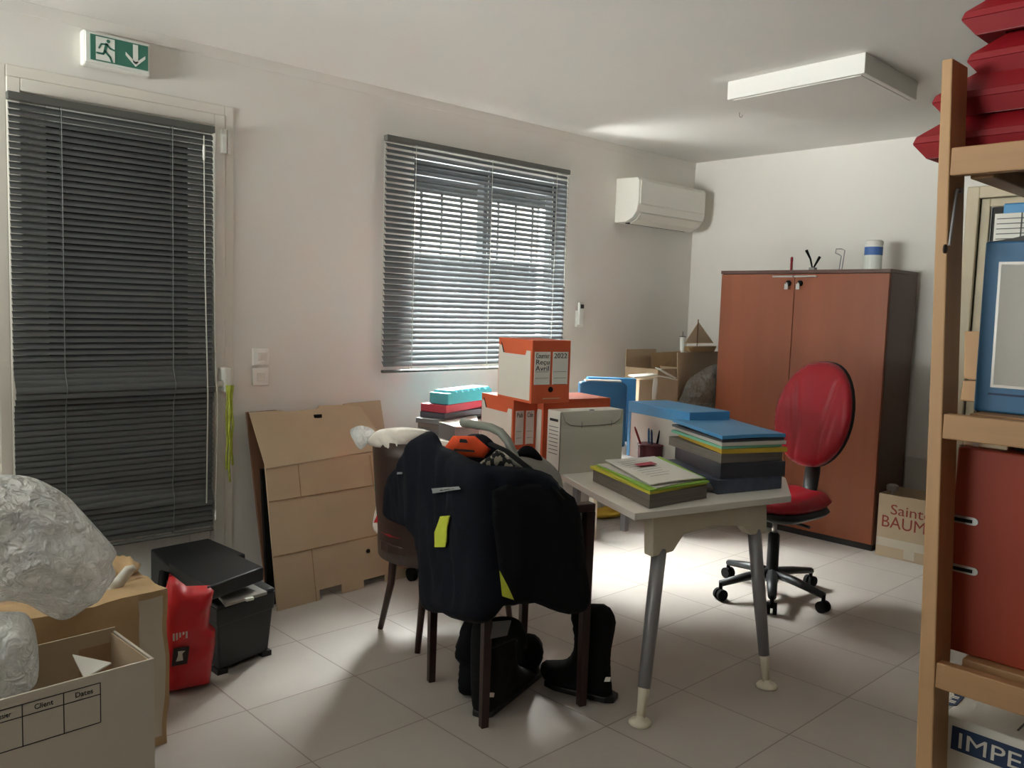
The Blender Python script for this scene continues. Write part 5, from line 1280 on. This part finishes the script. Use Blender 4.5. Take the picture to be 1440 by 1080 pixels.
# wooden dividers on the middle shelf
x_ = 1.62
a = atx(1349, 568, x_); b = atx(1370, 466, x_); c = atx(1368, 568, x_)
zb = 1.262
mb = MB(); mb.extr([(x_, a.y, zb), (x_, c.y - .01, zb), (x_, b.y - .01, atx(1366, 535, x_).z), (x_, a.y - .003, atx(1350, 535, x_).z)], (.05, 0, 0)); tag(build('wood_block', mb, 'pine', bevel=.002), 'short pine block standing behind the blue box on the middle shelf', 'wood block')
zz = atx(1350, 533, x_).z
mb = MB(); mb.extr([(x_, a.y - .004, zz + .001), (x_, c.y - .01, zz + .001), (x_, b.y - .012, b.z), (x_, atx(1356, 466, x_).y, b.z)], (.05, 0, 0)); tag(build('wood_block', mb, 'pine', bevel=.002), 'taller pine block stacked on the short one behind the blue box', 'wood block')
# blue boxes on the middle shelf
t = thing('box_file', (1.55, .25, 1.262), 'blue archive box with grey front panel on the middle shelf', 'box file')
x_ = 1.452; a = atx(1369, 566, x_); c = atx(1386, 340, x_); zb = 1.263
mb = MB(); w_ = .33
mb.hexa([(x_, a.y - w_, zb), (x_ + .25, a.y - w_, zb), (x_ + .25, a.y, zb), (x_, a.y, zb)], [(x_, c.y - w_, c.z), (x_ + .25, c.y - w_, c.z), (x_ + .25, c.y, c.z), (x_, c.y, c.z)]); build('box_body', mb, 'bluedk', t, bevel=.003)
a2 = atx(1397, 541, x_); c2 = atx(1409, 372, x_)
mb = MB(); mb.extr([(x_ - .002, a2.y, a2.z), (x_ - .002, a2.y - .24, a2.z), (x_ - .002, c2.y - .24, c2.z), (x_ - .002, c2.y, c2.z)], (.002, 0, 0)); build('front_panel', mb, 'greypaper', t)
q = [a2.y + .004, a2.z - .004, c2.y + .004, c2.z + .004]
mb = MB(); mb.extr([(x_ - .0012, q[0], q[1]), (x_ - .0012, q[0] - .25, q[1]), (x_ - .0012, q[2] - .25, q[3]), (x_ - .0012, q[2], q[3])], (.001, 0, 0)); build('panel_border', mb, 'cleartape', t)
mb = MB(); a3 = atx(1390, 552, x_); mb.box(x_ - .002, x_ - .0, a3.y - .3, a3.y, a3.z - .003, a3.z); build('groove', mb, 'navyprint', t)
pk = atx(1420, 334, 1.47); mb = MB(); mb.extr([(1.47, pk.y + .03, c.z + .001), (1.47, pk.y - .10, c.z + .001), (1.47, pk.y - .05, c.z + .016), (1.47, pk.y - .005, c.z + .006)], (.02, 0, 0)); build('paper_corner', mb, 'softink', t)
t = thing('box_file', (1.78, .25, 1.262), 'blue file with white ruled label standing behind on the middle shelf', 'box file')
x_ = 1.71; a = atx(1394, 500, x_); c = atx(1396, 287, x_)
build('file_body', MB().box(x_, x_ + .06, a.y - .25, a.y, 1.263, c.z), 'blue', t, bevel=.003)
l0 = atx(1400, 332, x_); l1 = atx(1400, 301, x_); build('file_label', MB().box(x_ - .002, x_, l1.y - .22, l1.y, l0.z - .05, l1.z), 'paper', t)
mb = MB()
for k in range(5): mb.box(x_ - .003, x_ - .002, l1.y - .2, l1.y - .004, l1.z - .01 - k * .009, l1.z - .0085 - k * .009)
mb.box(x_ - .003, x_ - .002, l1.y - .045, l1.y - .043, l1.z - .05, l1.z); build('ruled_lines', mb, 'softink', t)
# orange box file on the low shelf
t = thing('box_file', (1.55, .25, .878), 'dark orange box file with two metal slots on the lower shelf', 'box file')
x_ = 1.43; a = atx(1342, 900, x_); c = atx(1344, 624, x_)
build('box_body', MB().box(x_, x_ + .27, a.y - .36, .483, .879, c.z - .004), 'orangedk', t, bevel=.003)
for v0, v1 in ((727, 734), (797, 803)):
    p0 = atx(1336, v0, x_); p1 = atx(1370, v1, x_); zc_ = (p0.z + p1.z) / 2
    mb = MB(); mb.tube([(x_ - .002, p0.y, zc_), (x_ + .001, p0.y, zc_)], .006, 12); mb.box(x_ - .0022, x_ + .001, p1.y, p0.y, zc_ - .006, zc_ + .006); mb.tube([(x_ - .002, p1.y, zc_), (x_ + .001, p1.y, zc_)], .006, 12); s_ = build('metal_slot', mb, 'steel', t)
    build('slot_gap', MB().box(x_ - .003, x_ - .0022, p1.y + .002, p0.y - .001, zc_ - .003, zc_ + .0025), 'blackm', s_)
zt5 = c.z - .003
p0 = atx(1343, 615, x_ + .02); p1 = atx(1418, 618, x_ + .02)
mb = MB().box(x_ + .02, x_ + .22, p1.y, p0.y, zt5, zt5 + .013); t = tag(build('card_pack', mb, 'balsa', bevel=.002), 'cream pack of cards lying on the orange box file', 'card pack')
build('white_band', MB().box(x_ + .019, x_ + .222, p0.y - .036, p0.y - .026, zt5 - .0, zt5 + .0138), 'paper', t)
build('end_strip', MB().box(x_ + .0195, x_ + .221, p0.y - .012, p0.y - .001, zt5, zt5 + .0135), 'kraft', t)
p2 = atx(1424, 620, x_ + .02); mb = MB(); mb.box(x_ + .03, x_ + .06, p2.y - .06, p2.y, zt5, zt5 + .012); tag(build('binder_clip', mb, 'blackm', bevel=.003), 'black binder clip next to the card pack on the orange box', 'clip')
# white copy paper carton with navy lettering
t = thing('paper_carton', (1.6, .2, .49), 'white paper carton with navy blue lettering on the bottom shelf', 'carton')
x_ = 1.43; c = atx(1327, 1003, x_); zT = .772; d_ = .30
build('carton_body', MB().box(x_ + .004, x_ + d_ - .004, c.y - .42, c.y - .004, .491, zT - .055), 'paper', t, bevel=.002)
build('carton_lid', MB().box(x_, x_ + d_, c.y - .424, c.y, zT - .057, zT), 'paper', t, bevel=.002)
y_l = atx(1338, 1040, x_).y
build('navy_band', MB().box(x_ - .0015, x_, y_l - .36, y_l, zT - .052, zT - .014), 'navyprint', t)
text('print', 'IMPEGA', 'paper', t, (x_ - .0018, y_l - .008, zT - .046), (0, -1, 0), (0, 0, 1), .036, width=.155)
lt = atz(1329, 985, zT); mb = MB(); q = [atz(u, v, zT) for u, v in ((1329, 992), (1345, 993), (1368, 968), (1352, 963))]
mb.extr([(p.x, p.y, zT + .0002) for p in q], (0, 0, .001)); build('navy_label', mb, 'navyprint', t)
dq = (q[3] - q[0]).normalized(); text('print', 'IMPEGA', 'paper', t, q[1].lerp(q[0], .25) + Vector((0, 0, .0014)) + dq * .006, dq, Z.cross(dq), .03, width=(q[3] - q[0]).length * .85)
mb = MB()
for k in range(7): y_ = c.y - .10 - k * .022; mb.box(x_ + .03, x_ + .22, y_, y_ + .003, zT, zT + .0006)
build('ruled_lines', mb, 'softink', t)
# ---- red nested tubs on the top shelf
gT = 'red plastic tubs stacked on the top shelf'
names = ['lowest red plastic tub of the stack on the top shelf', 'second red tub from the bottom of the shelf stack', 'third red tub from the bottom of the shelf stack', 'fourth red tub from the bottom of the shelf stack', 'topmost red tub of the shelf stack']
r0 = thing('red_tub', (0, 0, 0), names[0], 'tub', gT)
TL_, TW = .36, .17      # half length along y, half depth along x
mb = MB()
def ring(k, z): return [(-TW * k[0], -TL_ * k[1], z), (TW * k[0], -TL_ * k[1], z), (TW * k[0], TL_ * k[1], z), (-TW * k[0], TL_ * k[1], z)]
levels = [((.93, .95), 0), ((1, 1), .022), ((.985, .99), .032), ((.52, .62), .125), ((.46, .57), .132)]
for (k0, z0), (k1, z1) in zip(levels, levels[1:]): 
    A_, B_ = ring(k0, z0), ring(k1, z1)
    for i in range(4): mb.add([A_[i], A_[(i + 1) % 4], B_[(i + 1) % 4], B_[i]], [[0, 1, 2, 3]])
mb.add(ring(*levels[-1]), [[0, 1, 2, 3]]); build('tub_shell', mb, 'redtub', r0, solid=.003)
mb = MB()
A_, B_ = ring((.93, .95), 0), ring((.80, .86), .004)
for i in range(4): mb.add([A_[i], A_[(i + 1) % 4], B_[(i + 1) % 4], B_[i]], [[0, 1, 2, 3]])
build('rim_lip', mb, 'redtub', r0, solid=.003)
offs = [(1.60, .225, 1.662, 0), (1.60, .20, 1.722, .01), (1.61, .155, 1.782, -.01), (1.60, .165, 1.842, .01), (1.59, .15, 1.906, 0)]
for k, (x, y, z, rz) in enumerate(offs):
    if k == 0: r0.location = (x, y, z)
    else: dup(r0, (x, y, z), rz, names[k], gT)
